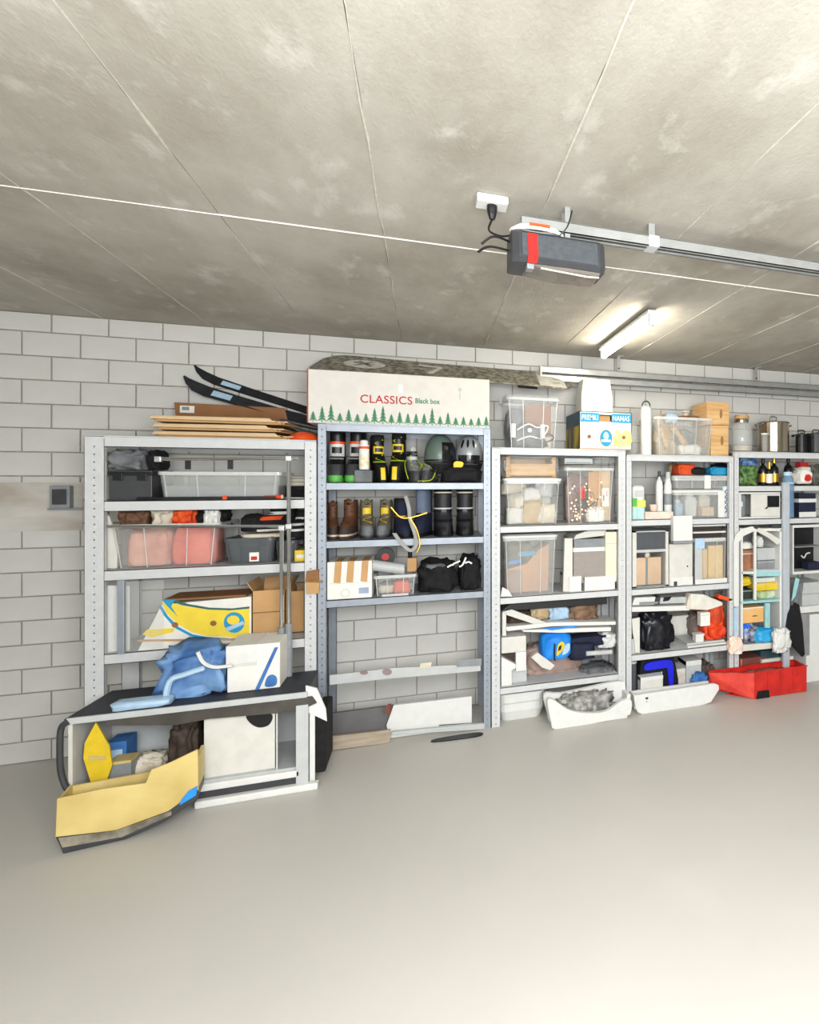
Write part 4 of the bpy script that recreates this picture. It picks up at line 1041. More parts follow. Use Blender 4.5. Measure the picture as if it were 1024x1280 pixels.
footwear('snow_boot', 'tall black buckled boot nearest the right grey post', 583, 611, z, -.42, .105, .26, MATS['matt_black'], M_BLACK, RB, .22, .68, -.05, 'tall black boots', None, .95)

# ------------------------------------------------------------------ third bay
z = U2[3]
t, w, h, d = carton('white taped carton with three orange tape stripes and round mark', 409, 465, 702, z, -.44, .30, M_PAPER, 'taped_carton', 'box')
for f in (-.30, -.02, .30):
    MB().prism([(w*f - .014, h*.45), (w*f + .022, h*.43), (w*f + .03, h + .001), (w*f - .006, h + .001)], -d/2 - .0015, -d/2 + .001).build('tape', M_CARD, t)
    MB().box(w*f - .006, w*f + .03, -d/2, d/2 - .1, h, h + .0015).build('tape', M_CARD, t)
MB().box(w*.2, w*.43, -d/2 - .0015, -d/2, h*.12, h*.28).build('label', mat('label_blue', (150, 164, 190), .7), t)
MB().tube([(-w*.1 + .022*math.cos(2*PI*k/16), -d/2 - .001, h*.16 + .022*math.sin(2*PI*k/16)) for k in range(16)], .0014, 4, closed=True).build('round_mark', M_LTGREY, t)
MB().box(-w*.45, w*.5, -d/2 - .0008, -d/2, h*.42, h*.43).build('crease', M_LTGREY, t)
t, w, h, d = storage_bin('small clear bin of odds and ends under the white roll', 467, 521, 719, z, -.445, .30, M_CLEAR, .92, r=.02)
cx, _, _ = S(467, 521, 719, z, -.455)
MB().box(-w*.32, w*.32, -d/2 - .008, -d/2 + .006, .001, .014).build('clip', M_LTGREY, t)
zb_ = z + .008
for nm, lab, ct, dx, dy, sz, m_, sd in (('sponge', 'pink sponge lying in the small clear bin', 'sponge', .035, -.06, (.10, .08, .075), M_REDCLOTH, 61), ('rag', 'green and white rag in the bottom of small clear bin', 'cloth', -.05, -.02, (.11, .12, .05), M_CREAM, 62), ('grey_cloth', 'dark grey cloth in the small clear bin beside the pink sponge', 'cloth', -.02, .06, (.16, .08, .06), M_GREYCLOTH, 63), ('teal_tube', 'small teal cloth at the bottom edge of small clear bin', 'cloth', .06, .04, (.07, .08, .05), M_TEAL, 64)):
    o = MB().heap(*sz, sd, .2, 8, 3, box=.5).build(nm, m_, None, (cx + dx, -.455 + d/2 + dy, zb_), smooth=True); tag(o, lab, ct)
ztb = z + h + .004
t = thing('paper_roll', 'pale grey rolled tube lying across the small clear bin', 'roll', (X(487, -.36), -.36, ztb + .04))
a0, a1 = X(466, -.36) - t.location.x, X(506, -.36) - t.location.x
MB().loft([[(a0 + (a1-a0)*u, .034*math.cos(2*PI*k/16), .012 - .035*u + .034*math.sin(2*PI*k/16)) for k in range(16)] for u in (0, .5, 1)], cap1=False).build('body', M_LTGREY, t)
MB().loft([[(a1, .034*math.cos(2*PI*k/16), -.023 + .034*math.sin(2*PI*k/16)) for k in range(16)], [(a1, .024*math.cos(2*PI*k/16), -.023 + .024*math.sin(2*PI*k/16)) for k in range(16)], [(a1 - .05, .022*math.cos(2*PI*k/16), -.02 + .022*math.sin(2*PI*k/16)) for k in range(16)]], cap0=False).build('core', M_BLACK, t)
t = thing('hand_brush', 'tan wooden block brush with black handle standing on clear bin', 'brush', (X(515, -.34), -.34, ztb))
MB().box(-.028, .028, -.02, .02, 0, .085).build('block', M_CARD, t, bevel=.005); MB().tube([(-.01, 0, .085), (-.012, 0, .155)], [.012, .014], 8).build('handle', M_BLACK, t)
t = thing('tape_reel', 'black round reel with a red centre behind the pale roll', 'reel', (X(482, -.22), -.22, z + .16))
MB().lathe([(.055, -.02), (.055, .02)], 20).build('reel', M_BLACK, t, (0, 0, .055), (PI/2, 0, 0)); MB().lathe([(.022, -.024), (.022, .024)], 14).build('centre', M_RED, t, (0, 0, .055), (PI/2, 0, 0)); MB().box(-.04, .04, -.03, .03, -.155, .004).build('foot', M_GREYPL, t)
heap('black_bag', 'large black quilted bag slumped on the shelf beside clear bin', 'bag', 521, 573, 702, z, -.45, .30, M_BLACKCLOTH, 66, .28, 8)
heap('black_backpack', 'black glossy backpack at the shelf end beside the grey post', 'backpack', 575, 604, 697, z, -.44, .34, M_BLACKCLOTH, 67, .22, 10)
o = heap('glove', 'grey glove lying on top of the black quilted bag', 'glove', 532, 560, 706, z + .15, -.45, .12, M_GREYCLOTH, 68, .3, 8)
t = thing('bag_strap', 'white printed straps lying over the black bag and backpack', 'strap', (X(570, -.47), -.46, z + .16))
for k in range(4): ribbon(curve([(-.05 + .035*k, 0, .0 + .02*(k % 2)), (-.03 + .035*k, -.004, .012 + .016*(k % 2)), (-.01 + .035*k, 0, .016 + .02*(k % 3))], 3), .010).build('band', M_WHITE, t)

# ------------------------------------------------------------------ below: low shelf edge, panels on the floor
z = U2[4]
t = panel('white_plank', None, None, [(412, 850), (412, 838), (490, 829), (601, 824), (601, 833), (490, 842)], -.472, .02, M_LTGREY, base=.372)
tag(t, 'pale plank with worn patches laid along the lowest grey shelf', 'plank')
p2 = lambda nm, lst, m_: part_panel(nm, t, lst, -.4785, .003, m_, 0)
p2('worn_patch', oval(482, 839, 6, 5), M_BRICKRED) if False else None
part_panel('worn_patch', t, oval(484, 840, 6, 4), -.4775, .003, mat('mauve_wear', (142, 124, 120), .8), 0)
part_panel('worn_patch', t, oval(455, 841, 5, 2.5), -.4775, .003, MATS['mauve_wear'], 0)
part_panel('tape', t, [(524, 836), (538, 835), (540, 828), (526, 829)], -.4775, .003, M_CREAM, 0)
part_panel('dark_label', t, [(571, 834), (602, 832), (602, 823), (571, 825)], -.4775, .003, M_GREYPL, 0)
t = panel('grey_board', 'dark grey board standing on floor under the lowest grey shelf', 'board', [(408, 889), (489, 884), (492, 846), (412, 855)], -.36, .03, mat('slate_board', (104, 102, 102), .7, var=.12, scale=6), base=0.0)
t = panel('white_board', 'white board with slanted edge and notched corner under the grey shelf', 'board', [(487, 893), (548, 886), (549, 877), (590, 875), (590, 842), (492, 852), (483, 877)], -.40, .03, M_WHITE, base=0.0)
part_panel('red_end', t, [(485, 891), (489, 890), (489, 880), (485, 881)], -.402, .01, M_BRICKRED, 0)
t = panel('grey_slat_box', 'small grey box with white slat beside the notched white board', 'box', [(549, 886), (590, 883), (590, 876), (549, 878)], -.37, .08, M_GREYPL, base=0.0)
part_panel('slat', t, [(566, 884), (588, 882), (588, 878), (566, 880)], -.375, .006, M_WHITE, 0)
t = panel('wooden_plank', 'short pale wooden plank lying on floor before the dark grey board', 'plank', [(408, 910), (488, 901), (488, 885), (408, 893)], -.46, .02, mat('pale_plank', (176, 164, 146), .7, rgb2=(156, 140, 120), scale=5, stretch=(1, 1, 9)), base=0.0)
part_panel('red_end', t, [(482, 893), (488, 892), (488, 881), (482, 882)], -.462, .004, M_BRICKRED, 0)
t = panel('skirting_strip', 'flat grey strip lying along the floor under the grey shelving', 'strip', [(490, 899), (606, 889), (606, 896), (490, 903)], -.46, .03, M_LTGREY, base=0.0)
o = MB().slab(smooth_closed([(-.13, -.02), (.10, -.035), (.15, .0), (.09, .03), (-.12, .02)], 3), 0, .006).build('floor_mat', M_BLACK, None, (X(572, -.52), -.53, .001)); tag(o, 'small flat black scrap lying on floor before the grey shelving', 'scrap')

# ================================================================== UNIT 3
zt = U3[0] + .003
t, w, h, d = storage_bin('clear lidded bin of black cables on top of the pale shelving', 633, 700, 493, zt, -.42, .36, M_CLEAR, .88, M_CLEAR2)
cx, _, _ = S(633, 700, 493, zt, -.42)
def inside(nm, lab, ct, cx, yf, d, z, dx, dy, sz, m_, sd, amp=.25, fr=8, box=.5):
    o = MB().heap(*sz, sd, amp, fr, 3, box=box).build(nm, m_, None, (cx + dx, yf + d/2 + dy, z), smooth=True); return tag(o, lab, ct)
inside('dark_cables', 'tangle of dark gear filling the bottom of clear cable bin', 'gear', cx, -.42, d, zt + .008, -.01, 0, (w*.74, d*.62, h*.5), M_DKGREY, 71, .3, 14)
inside('dark_hood', 'dark folded cloth standing behind in the clear cable bin', 'cloth', cx, -.42, d, zt + .008, -.07, .09, (w*.45, d*.3, h*.85), M_GREYCLOTH, 72)
t = thing('brown_folder', 'reddish brown folder upright inside the clear cable bin', 'folder', (cx + w*.17, -.24, zt + .01)); MB().box(-.09, .09, -.012, .012, .08, h*.9).build('cover', M_CARDDARK, t, bevel=.003); MB().box(-.085, .085, -.01, .01, .0, .09).build('pages', M_CREAM, t)
t = thing('cable_loop', 'looped white cable and chargers inside the clear cable bin', 'cable', (cx, -.385, zt + .02))
MB().tube(curve([(-.10, 0, .10), (-.03, -.005, .14), (.03, 0, .12), (.10, -.005, .13), (.06, 0, .05), (-.02, .0, .06), (-.10, 0, .03)], 5), .005, 6).build('cable', M_WHITE, t)
for dx in (-.125, .065): MB().tube([(dx, 0, .05), (dx, 0, .14)], .016, 10).build('charger', M_WHITE, t)
MB().tube(curve([(.0, .01, .03), (.07, .0, .02), (.14, .0, .05), (.10, .0, .08), (.03, 0, .04)], 5), .005, 6).build('cable', M_BLACK, t)
MB().lathe([(.014, -.006), (.014, .006)], 12).build('knob', M_WHITE, t, (-.02, -.005, .10), (PI/2, 0, 0))
# white paper bag and banana carton
yb = -.44
xx0, xx1 = X(724.5, yb), X(790, yb)
w = xx1 - xx0; h = Z(757, 515, yb) - zt; d = .40
t = thing('banana_carton', 'white and blue PREMIUM BANANAS carton with hand hole', 'box', ((xx0 + xx1)/2, yb + d/2, zt + .001))
def bfront():
    b = MB(); k = .005
    hx0, hx1, hz0, hz1 = -w*.13, w*.11, h*.74, h*.92
    b.box(-w/2, hx0, -d/2, -d/2 + k, 0, h).box(hx1, w/2, -d/2, -d/2 + k, 0, h).box(hx0, hx1, -d/2, -d/2 + k, 0, hz0).box(hx0, hx1, -d/2, -d/2 + k, hz1, h)
    b.box(-w/2, w/2, d/2 - k, d/2, 0, h).box(w/2 - k, w/2, -d/2, d/2, 0, h).box(-w/2, w/2, -d/2, d/2, 0, k).box(-w/2, w/2, -d/2, d/2, h - k, h).box(-w/2, -w/2 + k, -d/2, d/2, 0, h)
    return b
bfront().build('body', M_PAPER, t)
MB().box(-w/2 - .0012, -w/2, -d/2 + .004, d/2, .0, h*.62).build('side_print', mat('banana_side', (206, 178, 60), .6, rgb2=(90, 84, 40), scale=14, stretch=(1, 1, .3)), t)
MB().box(-w/2 - .0014, -w/2, -d/2 + .004, d/2, h*.62, h).build('side_band', mat('slate_print', (64, 88, 104), .6), t)
MB().box(-w/2 - .0018, -w/2, -d*.05, d*.15, .0, h*.75).build('side_stripe', M_DKGREY, t)
for a, b in ((-w/2 + .008, -w*.13), (w*.11, w/2 - .006)):
    MB().box(a, b, -d/2 - .001, -d/2 + .0005, h*.72, h*.96).build('blue_band', M_SKY, t)
text('lettering', 'PREMIU', .05, M_PAPER, t, (-w/2 + .014, -d/2 - .0014, h*.77), bold=.0005, sx=.67)
text('lettering', 'NANAS', .05, M_PAPER, t, (w*.12, -d/2 - .0014, h*.77), bold=.0005, sx=.72)
MB().box(-w*.11, w*.09, -d/2 + .02, -d/2 + .03, h*.72, h*.9).build('inner_tray', M_CARD, t)
MB().prism(oval(-w*.0, h*.3, w*.115, -h*.22), -d/2 - .001, -d/2 + .0005).build('oval_print', M_SKY, t)
MB().prism(oval(-w*.0, h*.36, w*.055, -h*.11, 10), -d/2 - .0016, -d/2 + .0005).build('oval_figure', M_PALEBLUE, t)
MB().box(-w*.09, w*.09, -d/2 - .0018, -d/2, h*.20, h*.26).build('oval_band', M_PAPER, t)
MB().tube([(w*.0 + w*.118*math.cos(2*PI*k/24), -d/2 - .001, h*.3 + h*.225*math.sin(2*PI*k/24)) for k in range(24)], .0022, 5, closed=True).build('oval_border', M_MUSTARD, t)
MB().prism(smooth_closed([(w*.14, h*.12), (w*.3, h*.08), (w*.48, h*.14), (w*.49, h*.42), (w*.4, h*.54), (w*.3, h*.44), (w*.22, h*.55), (w*.16, h*.4)], 4), -d/2 - .0009, -d/2 + .0005).build('banana_print', mat('pale_banana', (226, 218, 150), .6, rgb2=(206, 196, 120), scale=24, stretch=(1, 1, .5)), t)
for dx in (-.32, .34): MB().lathe([(.013, -.001), (.013, .001)], 12).build('hand_hole', M_CARDDARK, t, (w*dx, -d/2 - .0012, h*.33), (PI/2, 0, 0))
MB().box(-w/2, w/2, -d/2 - .001, -d/2 + .001, 0, .006).build('base_edge', M_CARD, t)
zz = zt + h + .002
cx, w2, h2 = S(727, 766, 474, zz, -.34)
t = thing('paper_bag', 'white paper bag standing on the banana carton under the door track', 'bag', (cx, -.26, zz))
MB().loft([rrect(w2, .16, .004, 0, 1), rrect(w2, .16, .004, h2*.5, 1), rrect(w2*.84, .14, .004, h2, 1), rrect(w2*.82, .136, .004, h2, 1), rrect(w2*.94, .15, .003, .01, 1)]).build('body', M_PAPER, t)
MB().prism([(-w2*.1, .0), (w2*.5, 0), (w2*.46, h2*.4), (w2*.1, h2*.34)], -.084, -.08).build('fold', M_OFFWHITE, t)
MB().box(-w2*.4, w2*.4, .03, .05, .02, h2*.9).build('side_gusset', M_PAPER, t)

# first bay
z = U3[1]
t, w, h, d = storage_bin('clear lidded bin of beige cloths beside the fairy light bin', 630, 702, 597, z, -.42, .36, M_CLEAR, .9, M_WHITE)
cx, _, _ = S(630, 702, 597, z, -.42)
inside('beige_cloth', 'beige cloths filling the lower part of white lidded bin', 'cloth', cx, -.42, d, z + .008, -.035, -.02, (w*.66, d*.62, h*.72), M_CREAM, 81, .2, 9)
inside('white_cloth', 'off white cloth filling the upper end of white lidded bin', 'cloth', cx, -.42, d, z + .008, .085, .04, (w*.36, d*.5, h*.9), M_OFFWHITE, 82, .25, 9)
for q, (dx, dy, dz, sw, sh, m_, lb) in enumerate([(-.11, -.11, .0, .12, .11, M_OFFWHITE, 'white crumpled cloth in the lower corner of white lidded bin'), (.10, -.12, .0, .12, .13, M_CREAM, 'pale cloth roll pressed to the far front corner of white lidded bin'), (-.10, .0, .19, .17, .10, M_CREAM, 'cream cloth on top of the pile in white lidded bin'), (.09, -.06, .17, .13, .12, M_LTGREY, 'pale grey cloth near the rim of white lidded bin'), (-.0, -.10, .15, .12, .09, M_OFFWHITE, 'small white cloth in the middle of white lidded bin')]):
    inside('folded_cloth', lb, 'cloth', cx, -.42, d, z + .01 + dz, dx, dy, (sw, .09, sh), m_, 200 + q, .3, 10)
inside('tan_cloth', 'small tan cloth pressed against the front of white lidded bin', 'cloth', cx, -.42, d, z + .008, .0, -.13, (w*.4, d*.12, h*.55), M_TAN, 83, .25, 9)
zl = z + h + .026
cx2, w2, h2 = S(627, 703, 566, zl, -.42)
t = thing('wrapped_crate', 'wooden slatted crate wrapped in clear film on the beige cloth bin', 'crate', (cx2, -.25, zl))
MB().box(-w2*.38, w2*.38, -.13, -.115, .01, h2*.55).build('front_slat', M_WOOD, t, bevel=.003)
MB().box(-w2*.38, w2*.38, .10, .115, .01, h2*.8).build('rear_slat', M_WOOD, t, bevel=.003)
for sx in (-1, 1): MB().box(sx*w2*.38 - .012, sx*w2*.38 + .012, -.125, .11, .0, h2*.85).build('end_board', M_WOOD, t, bevel=.003)
MB().box(-w2*.36, w2*.36, -.11, .10, .004, .014).build('floor_board', M_WOODDARK, t)
MB().heap(w2, .33, h2, 84, .16, 10, 4, box=.55).build('film', M_FILM, t, smooth=False)
t, w, h, d = storage_bin('tall clear bin of fairy lights with brown cardboard inside', 706, 769, 581, z, -.42, .36, M_CLEAR, .9, M_CLEAR2)
cx, _, _ = S(706, 769, 581, z, -.42)
t2 = thing('fairy_lights', 'glowing fairy lights coiled in the bottom of tall clear bin', 'lights', (cx - .03, -.33, z + .012))
rl_ = random.Random(21); pts = []
for k in range(60): pts.append((rl_.uniform(-.11, .13), rl_.uniform(-.07, -.01), rl_.uniform(.01, .27) if k % 3 else rl_.uniform(.01, .10)))
MB().tube(curve(pts, 2), .0018, 4).build('wire', M_DKBROWN, t2)
bm_ = None
for p in pts[:55]:
    if bm_ is None:
        b0 = MB().ball((0, 0, 0), .0055, .0055, .0055, 8, 5).build('bulb', M_BULB, t2, p); bm_ = b0.data
    else: link('bulb', bm_, t2, p)
inside('mauve_fabric', 'mauve brown fabric behind the fairy lights in tall clear bin', 'cloth', cx, -.42, d, z + .01, -.05, .06, (w*.46, d*.4, h*.88), mat('mauve_fabric', (136, 104, 100), .9, rgb2=(170, 140, 130), scale=10), 86)
t2 = thing('cardboard_sheet', 'brown cardboard sheets with white label inside tall clear bin', 'cardboard', (cx + .06, -.36, z + .012))
MB().box(-.06, .03, -.012, -.004, .11, h*.90).build('sheet', M_CARD, t2); MB().box(-.03, .10, .0, .008, .005, h*.94).build('sheet', M_CARDLIGHT, t2)
MB().box(.035, .085, -.016, -.013, .10, .23).build('label', M_PAPER, t2); MB().box(.044, .05, -.0175, -.0155, .14, .18).build('label_print', M_BLACK, t2); MB().box(.068, .072, -.0175, -.0155, .17, .21).build('label_print', M_RED, t2)
t2 = thing('red_candle', 'small red candle among the fairy lights in tall clear bin', 'candle', (cx - .05, -.39, z + .17)); MB().lathe([(.022, 0), (.024, .05), (.02, .08)], 12).build('candle', M_RED, t2); MB().tube([(0, 0, .08), (0, 0, .095)], .0015, 4).build('wick', M_BLACK, t2)
inside('white_tissue', 'white tissue crumpled in the corner of tall clear bin', 'paper', cx, -.42, d, z + .01, .05, -.12, (w*.4, .08, .10), M_PAPER, 87)
heap('film_bag', 'crumpled clear film bag lying on the tall bin lid', 'bag', 743, 772, 570, z + h + .026, -.40, .2, M_FILM, 88, .3, 12)
t, w_, h_, d_ = carton('flat pale box lying on the tall clear bin lid', 706, 741, 573, z + h + .026, -.41, .26, M_LTGREY, 'flat_box', 'box'); MB().box(-w_/2 + .01, w_/2 - .01, -d_/2 - .001, -d_/2, .004, .012).build('edge_print', M_GREYPL, t)

# second bay
z = U3[2]
t, w, h, d = storage_bin('clear bin with orange brown cardboard under the beige cloth bin', 629, 697, 668, z, -.42, .36, M_CLEAR2, .92, M_WHITE)
cx, _, _ = S(629, 697, 668, z, -.42)
t2 = thing('brown_carton', 'slanted orange brown carton inside the clear bin', 'box', (cx, -.27, z + .012))
MB().prism([(-w*.42, 0), (w*.36, 0), (w*.38, h*.84), (w*.15, h*.72), (-w*.05, h*.5), (-w*.42, h*.42)], -.10, .10).build('body', mat('apricot_card', (206, 156, 112), .8, rgb2=(188, 140, 106), scale=4), t2, bevel=.003)
MB().box(-w*.42, -w*.14, -.102, -.09, .0, h*.4).build('shaded_flap', mat('shaded_card', (160, 134, 118), .8), t2)  # darker card colour has the flap's shade painted in
inside('khaki_cloth', 'khaki cloth with yellow dots at the top of clear carton bin', 'cloth', cx, -.42, d, z + h*.55, -.05, .02, (w*.55, .2, h*.34), M_KHAKI, 91)
t2 = thing('blue_card', 'bright blue card tucked in the clear bin above the carton', 'card', (cx - w*.28, -.38, z + h*.53)); MB().prism([(-.045, 0), (.04, .012), (.045, .035), (-.035, .022)], -.004, .004).build('sheet', M_BRIGHTBLUE, t2); MB().prism([(.02, .05), (.14, .055), (.13, .085), (.02, .08)], -.003, .003).build('second_sheet', M_SKY, t2)
panel('white_upright', 'narrow white upright board between clear bin and grey drawer', 'board', [(704, 731), (716, 731), (716, 664), (706, 664)], -.42, .03, M_OFFWHITE, base=z)
t, w, h, d = carton('grey brown fronted box under a slanted white lid', 717, 758, 683, z + .05, -.40, .3, mat('grey_taupe', (150, 142, 136), .7, var=.04, scale=40), 'grey_box', 'box')
MB().box(-w/2 - .004, w/2 + .004, -d/2 - .004, d/2, h*.86, h*.97).build('front_rim', M_WHITE, t); MB().box(-w/2 + .004, w/2, -d/2 - .002, d/2, h*.97, h + .05).build('gap_shade', M_GREYPL, t)  # grey block below the lid paints the shade of an open gap
MB().prism([(-w/2, h + .05), (w/2, h + .07), (w/2, h + .12), (w*.1, h + .12), (-w*.42, h + .08)], -d/2, d/2 - .05).build('slanted_lid', M_OFFWHITE, t, bevel=.004)
t, w, h, d = carton('tall cream board box standing at the post beside the grey box', 757, 771, 665, z + .05, -.42, .3, mat('cream_board', (224, 214, 192), .75, var=.03), 'cream_box', 'box'); MB().box(-w/2, w/2, -d/2 - .001, -d/2, h*.76, h*.77).build('seam', M_CARDLIGHT, t)
for p0, p1, lb in ((712, 727, 'small white flat box under the grey box'), (731, 769, 'long white flat box under grey and cream boxes')):
    t, w, h, d = carton(lb, p0, p1, 721, z, -.43, .3, M_WHITE, 'flat_box', 'box'); MB().box(-w/2, w/2, -d/2 - .0015, d/2, h*.8, h + .001).build('lid', M_PAPER, t)
for p0, lb in ((626, 'white corner offcut at the foot of the clear carton bin'),):
    panel('white_offcut', lb, 'board', [(626, 738), (641, 738), (636, 730), (628, 726)], -.448, .012, M_WHITE, base=z)

# third bay
z = U3[3]
panel('shelf_fascia', 'deep white board fixed across the pale shelving above white skis', 'board', [(625, 754), (762, 744), (762, 736), (625, 742)], -.47, .015, M_WHITE, base=Z(700, 752, -.47)) if False else None
t = thing('crossed_boards', 'white boards lying crossed on the stack under the shelf', 'boards', (X(700, -.42), -.42, z + .30))
pp = lambda nm, lst, y, m_, dd_=.02: part_panel(nm, t, lst, y, dd_, m_, .002)
pp('slanted_board', [(628, 765), (640, 762), (688, 780), (676, 783), (634, 769)], -.42, M_OFFWHITE)
pp('end_board', [(628, 795), (633, 795), (633, 766), (628, 766)], -.42, M_OFFWHITE)
pp('long_board', [(632, 784), (690, 778), (770, 777), (770, 781), (690, 783), (634, 789)], -.43, M_WHITE, .2)
pp('lower_board', [(652, 788), (700, 786), (764, 784), (764, 789), (700, 791), (655, 790)], -.44, M_WHITE, .2)
pp('blue_edge', [(678, 786), (720, 782), (722, 784), (690, 788)], -.445, M_BRIGHTBLUE, .006)
heap('brown_fabric', 'reddish brown fabric on the white boards under the middle shelf', 'clothes', 712, 750, 755, Z(730, 776.5, -.4), -.38, .2, mat('rust_fabric', (150, 120, 98), .9, rgb2=(110, 84, 66), scale=10), 101, .25)
heap('pale_blue_cloth', 'pale blue cloth folded on the white boards beside brown fabric', 'clothes', 686, 714, 757, Z(700, 776.5, -.4), -.39, .18, M_PALEBLUE, 102, .25)
heap('tan_fabric', 'tan and grey fabric on white boards beside the pale blue cloth', 'clothes', 664, 690, 758, Z(676, 776.5, -.4), -.37, .18, M_TAN, 103, .25)
heap('dark_fabric', 'dark brown fabric seen under the slanted white board', 'clothes', 634, 668, 764, Z(650, 783, -.36), -.36, .16, M_DKBROWN, 104, .25)
panel('shelf_gap_shade', 'flat black pad painting the shade of the gap under the middle shelf', 'filler', [(627, 764), (759, 755), (759, 746), (640, 754)], -.40, .2, M_BLACK, base=Z(700, 760, -.4))  # solid black slab stands in for the shade in the gap
t = panel('white_box', 'white moulded box with a stepped opening beside the shelf post', 'box', [(627, 857), (640, 856), (640, 838), (644, 838), (644, 840), (650, 840), (650, 827), (630, 818), (650, 816), (650, 816), (650, 840), (658, 840), (658, 796), (627, 797)], -.43, .02, M_OFFWHITE, base=z) if False else None
t = thing('white_box', 'white moulded box with a stepped opening beside the shelf post', 'box', (X(642, -.43), -.36, z + .001))
zo = lambda py: Z(642, py, -.43) - t.location.z
xo = lambda px: X(px, -.43) - t.location.x
MB().box(xo(627), xo(658), -.07, .12, zo(816), zo(796)).build('upper_shell', M_OFFWHITE, t, bevel=.008)
MB().prism([(xo(645), zo(840)), (xo(658), zo(840)), (xo(658), zo(816)), (xo(645), zo(816))], -.07, .12).build('side_wall', M_WHITE, t, bevel=.003)
MB().prism([(xo(627), 0), (xo(640), 0), (xo(640), zo(838)), (xo(645), zo(836)), (xo(645), zo(831)), (xo(627), zo(820))], -.065, .12).build('lower_shell', M_WHITE, t, bevel=.003)
MB().box(xo(640), xo(660), -.02, .12, 0, zo(838)).build('base', M_LTGREY, t)
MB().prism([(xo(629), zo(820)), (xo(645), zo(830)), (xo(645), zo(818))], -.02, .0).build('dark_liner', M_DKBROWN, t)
heap('mauve_blanket', 'pinkish grey blanket spread behind the blue cap on low shelf', 'blanket', 655, 730, 806, z, -.30, .2, mat('mauve_blanket', (176, 152, 140), .9, rgb2=(150, 128, 120), scale=9), 105, .2, box=.5)
t = thing('blue_hat', 'bright blue cap with a yellow and black badge on lowest shelf', 'hat', (X(696, -.40), -.34, Z(696, 823, -.40)))
cw = X(717, -.4) - X(677, -.4); ch = Z(696, 789, -.4) - t.location.z
MB().heap(cw, .2, ch, 106, .08, 6, 4, box=.3).build('crown', M_BRIGHTBLUE, t, smooth=True)
MB().prism(smooth_closed([(-.01, .03), (.02, .05), (.045, .09), (.03, .12), (0, .10)], 3), -.104, -.09).build('badge', M_YELLOWPL, t); MB().prism([(.0, .06), (.02, .07), (.025, .10), (.005, .09)], -.108, -.09).build('badge_mark', M_BLACK, t); MB().prism(smooth_closed([(.03, .03), (.075, .05), (.08, .1), (.05, .09)], 3), -.096, -.08).build('pale_print', M_PALEBLUE, t)
MB().tube(curve([(-.02, -.10, .11), (-.025, -.11, .06), (-.022, -.105, .0)], 4), .005, 6).build('cord', M_NAVY, t)
t.location.z = Z(696, 823, -.40)
t = thing('navy_bag', 'navy blue folded bag with grey pipe beside the bright blue cap', 'bag', (X(735, -.40), -.33, z + .11))
bw = X(762, -.4) - X(708, -.4)
MB().heap(bw * .62, .18, .11, 107, .15, 7, 3, box=.6).build('body', M_NAVY, t, (-bw*.12, 0, -.0), smooth=True)
MB().heap(bw, .14, .07, 108, .15, 7, 3, box=.6).build('upper_fold', M_NAVY, t, (0, .02, .075), smooth=True)
MB().tube([(-.02, -.10, .045), (.16, -.10, .038)], .016, 10).build('pipe', M_LTGREY, t)
heap('grey_foam', 'grey foam pile under the navy bag on the lowest shelf', 'foam', 728, 772, 838, z, -.40, .26, M_GREYCLOTH, 109, .3, 12)
heap('white_bag', 'crumpled white plastic bag hanging at the post above navy bag', 'bag', 748, 773, 793, z + .16, -.38, .14, M_WHITE, 110, .3)
panel('white_stick', 'broad white stick leaning under the bright blue cap', 'stick', [(664, 822), (672, 816), (694, 832), (688, 838), (678, 835)], -.44, .02, M_OFFWHITE)
t = thing('grey_pot', 'dark grey round pot behind the blue cap and navy bag', 'pot', (X(728, -.18), -.13, z + .001)); MB().lathe([(.07, 0), (.085, .10), (.085, .14), (.078, .14), (.065, .01)], 18).build('body', M_GREYPL, t); MB().lathe([(.09, .135), (.09, .145)], 18, cap0=False, cap1=False).build('rim', M_DKGREY, t)

# bottom: white bin and white basin on the floor
cx, w, h = S(624, 682, 866, 0, -.40)
t = thing('white_bin', 'white rounded bin on the floor beside the tilted white basin', 'bin', (cx, -.24, .0))
MB().loft([rrect(w*.86, .26, .05, 0), rrect(w, .3, .06, h*.35), rrect(w, .3, .06, h - .02), rrect(w + .016, .316, .06, h - .018), rrect(w + .016, .316, .06, h)]).build('body', M_WHITE, t)
MB().heap(.16, .05, h*.62, 120, .2, 8, 3).build('grey_smudge', M_LTGREY, t, (w*.26, -.13, .01), smooth=True) if False else None
MB().box(-w/2, w/2, -.152, -.148, h*.62, h*.66).build('rib', M_LTGREY, t)
x0, x1 = X(681, -.52), X(783, -.52); w = x1 - x0
t = thing('white_basin', 'tilted white basin with a grey stone-patterned lining on the floor', 'basin', ((x0 + x1)/2, -.50, 0), .0)
hb = Z(700, 866, -.52)
out = smooth_closed([(-w*.42, .0), (-w*.46, .06), (-w*.5, hb*.98), (-w*.3, hb*.94), (0, hb*1.0), (w*.28, hb*1.08), (w*.44, hb*1.08), (w*.5, hb*.95), (w*.5, .05), (w*.46, .02), (w*.1, .0), (-w*.2, .0)], 4)
MB().prism(out, 0, .03).build('rear_wall', M_WHITE, t)
fr = smooth_closed([(-w*.40, .0), (-w*.46, .05), (-w*.5, hb*.98), (-w*.42, hb*.95), (-w*.24, hb*.55), (0, hb*.36), (w*.2, hb*.36), (w*.38, hb*.62), (w*.5, hb*.62), (w*.5, .04), (w*.42, .015), (0, .0)], 4)
MB().prism(fr, -.12, -.09).build('front_wall', M_WHITE, t)
MB().box(-w*.42, w*.46, -.11, .01, .0, .02).build('floor', M_WHITE, t)
MB().prism([(w*.455, .03), (w*.5, .03), (w*.5, hb*.8), (w*.455, hb*.8)], -.11, .01).build('side_wall', M_WHITE, t)
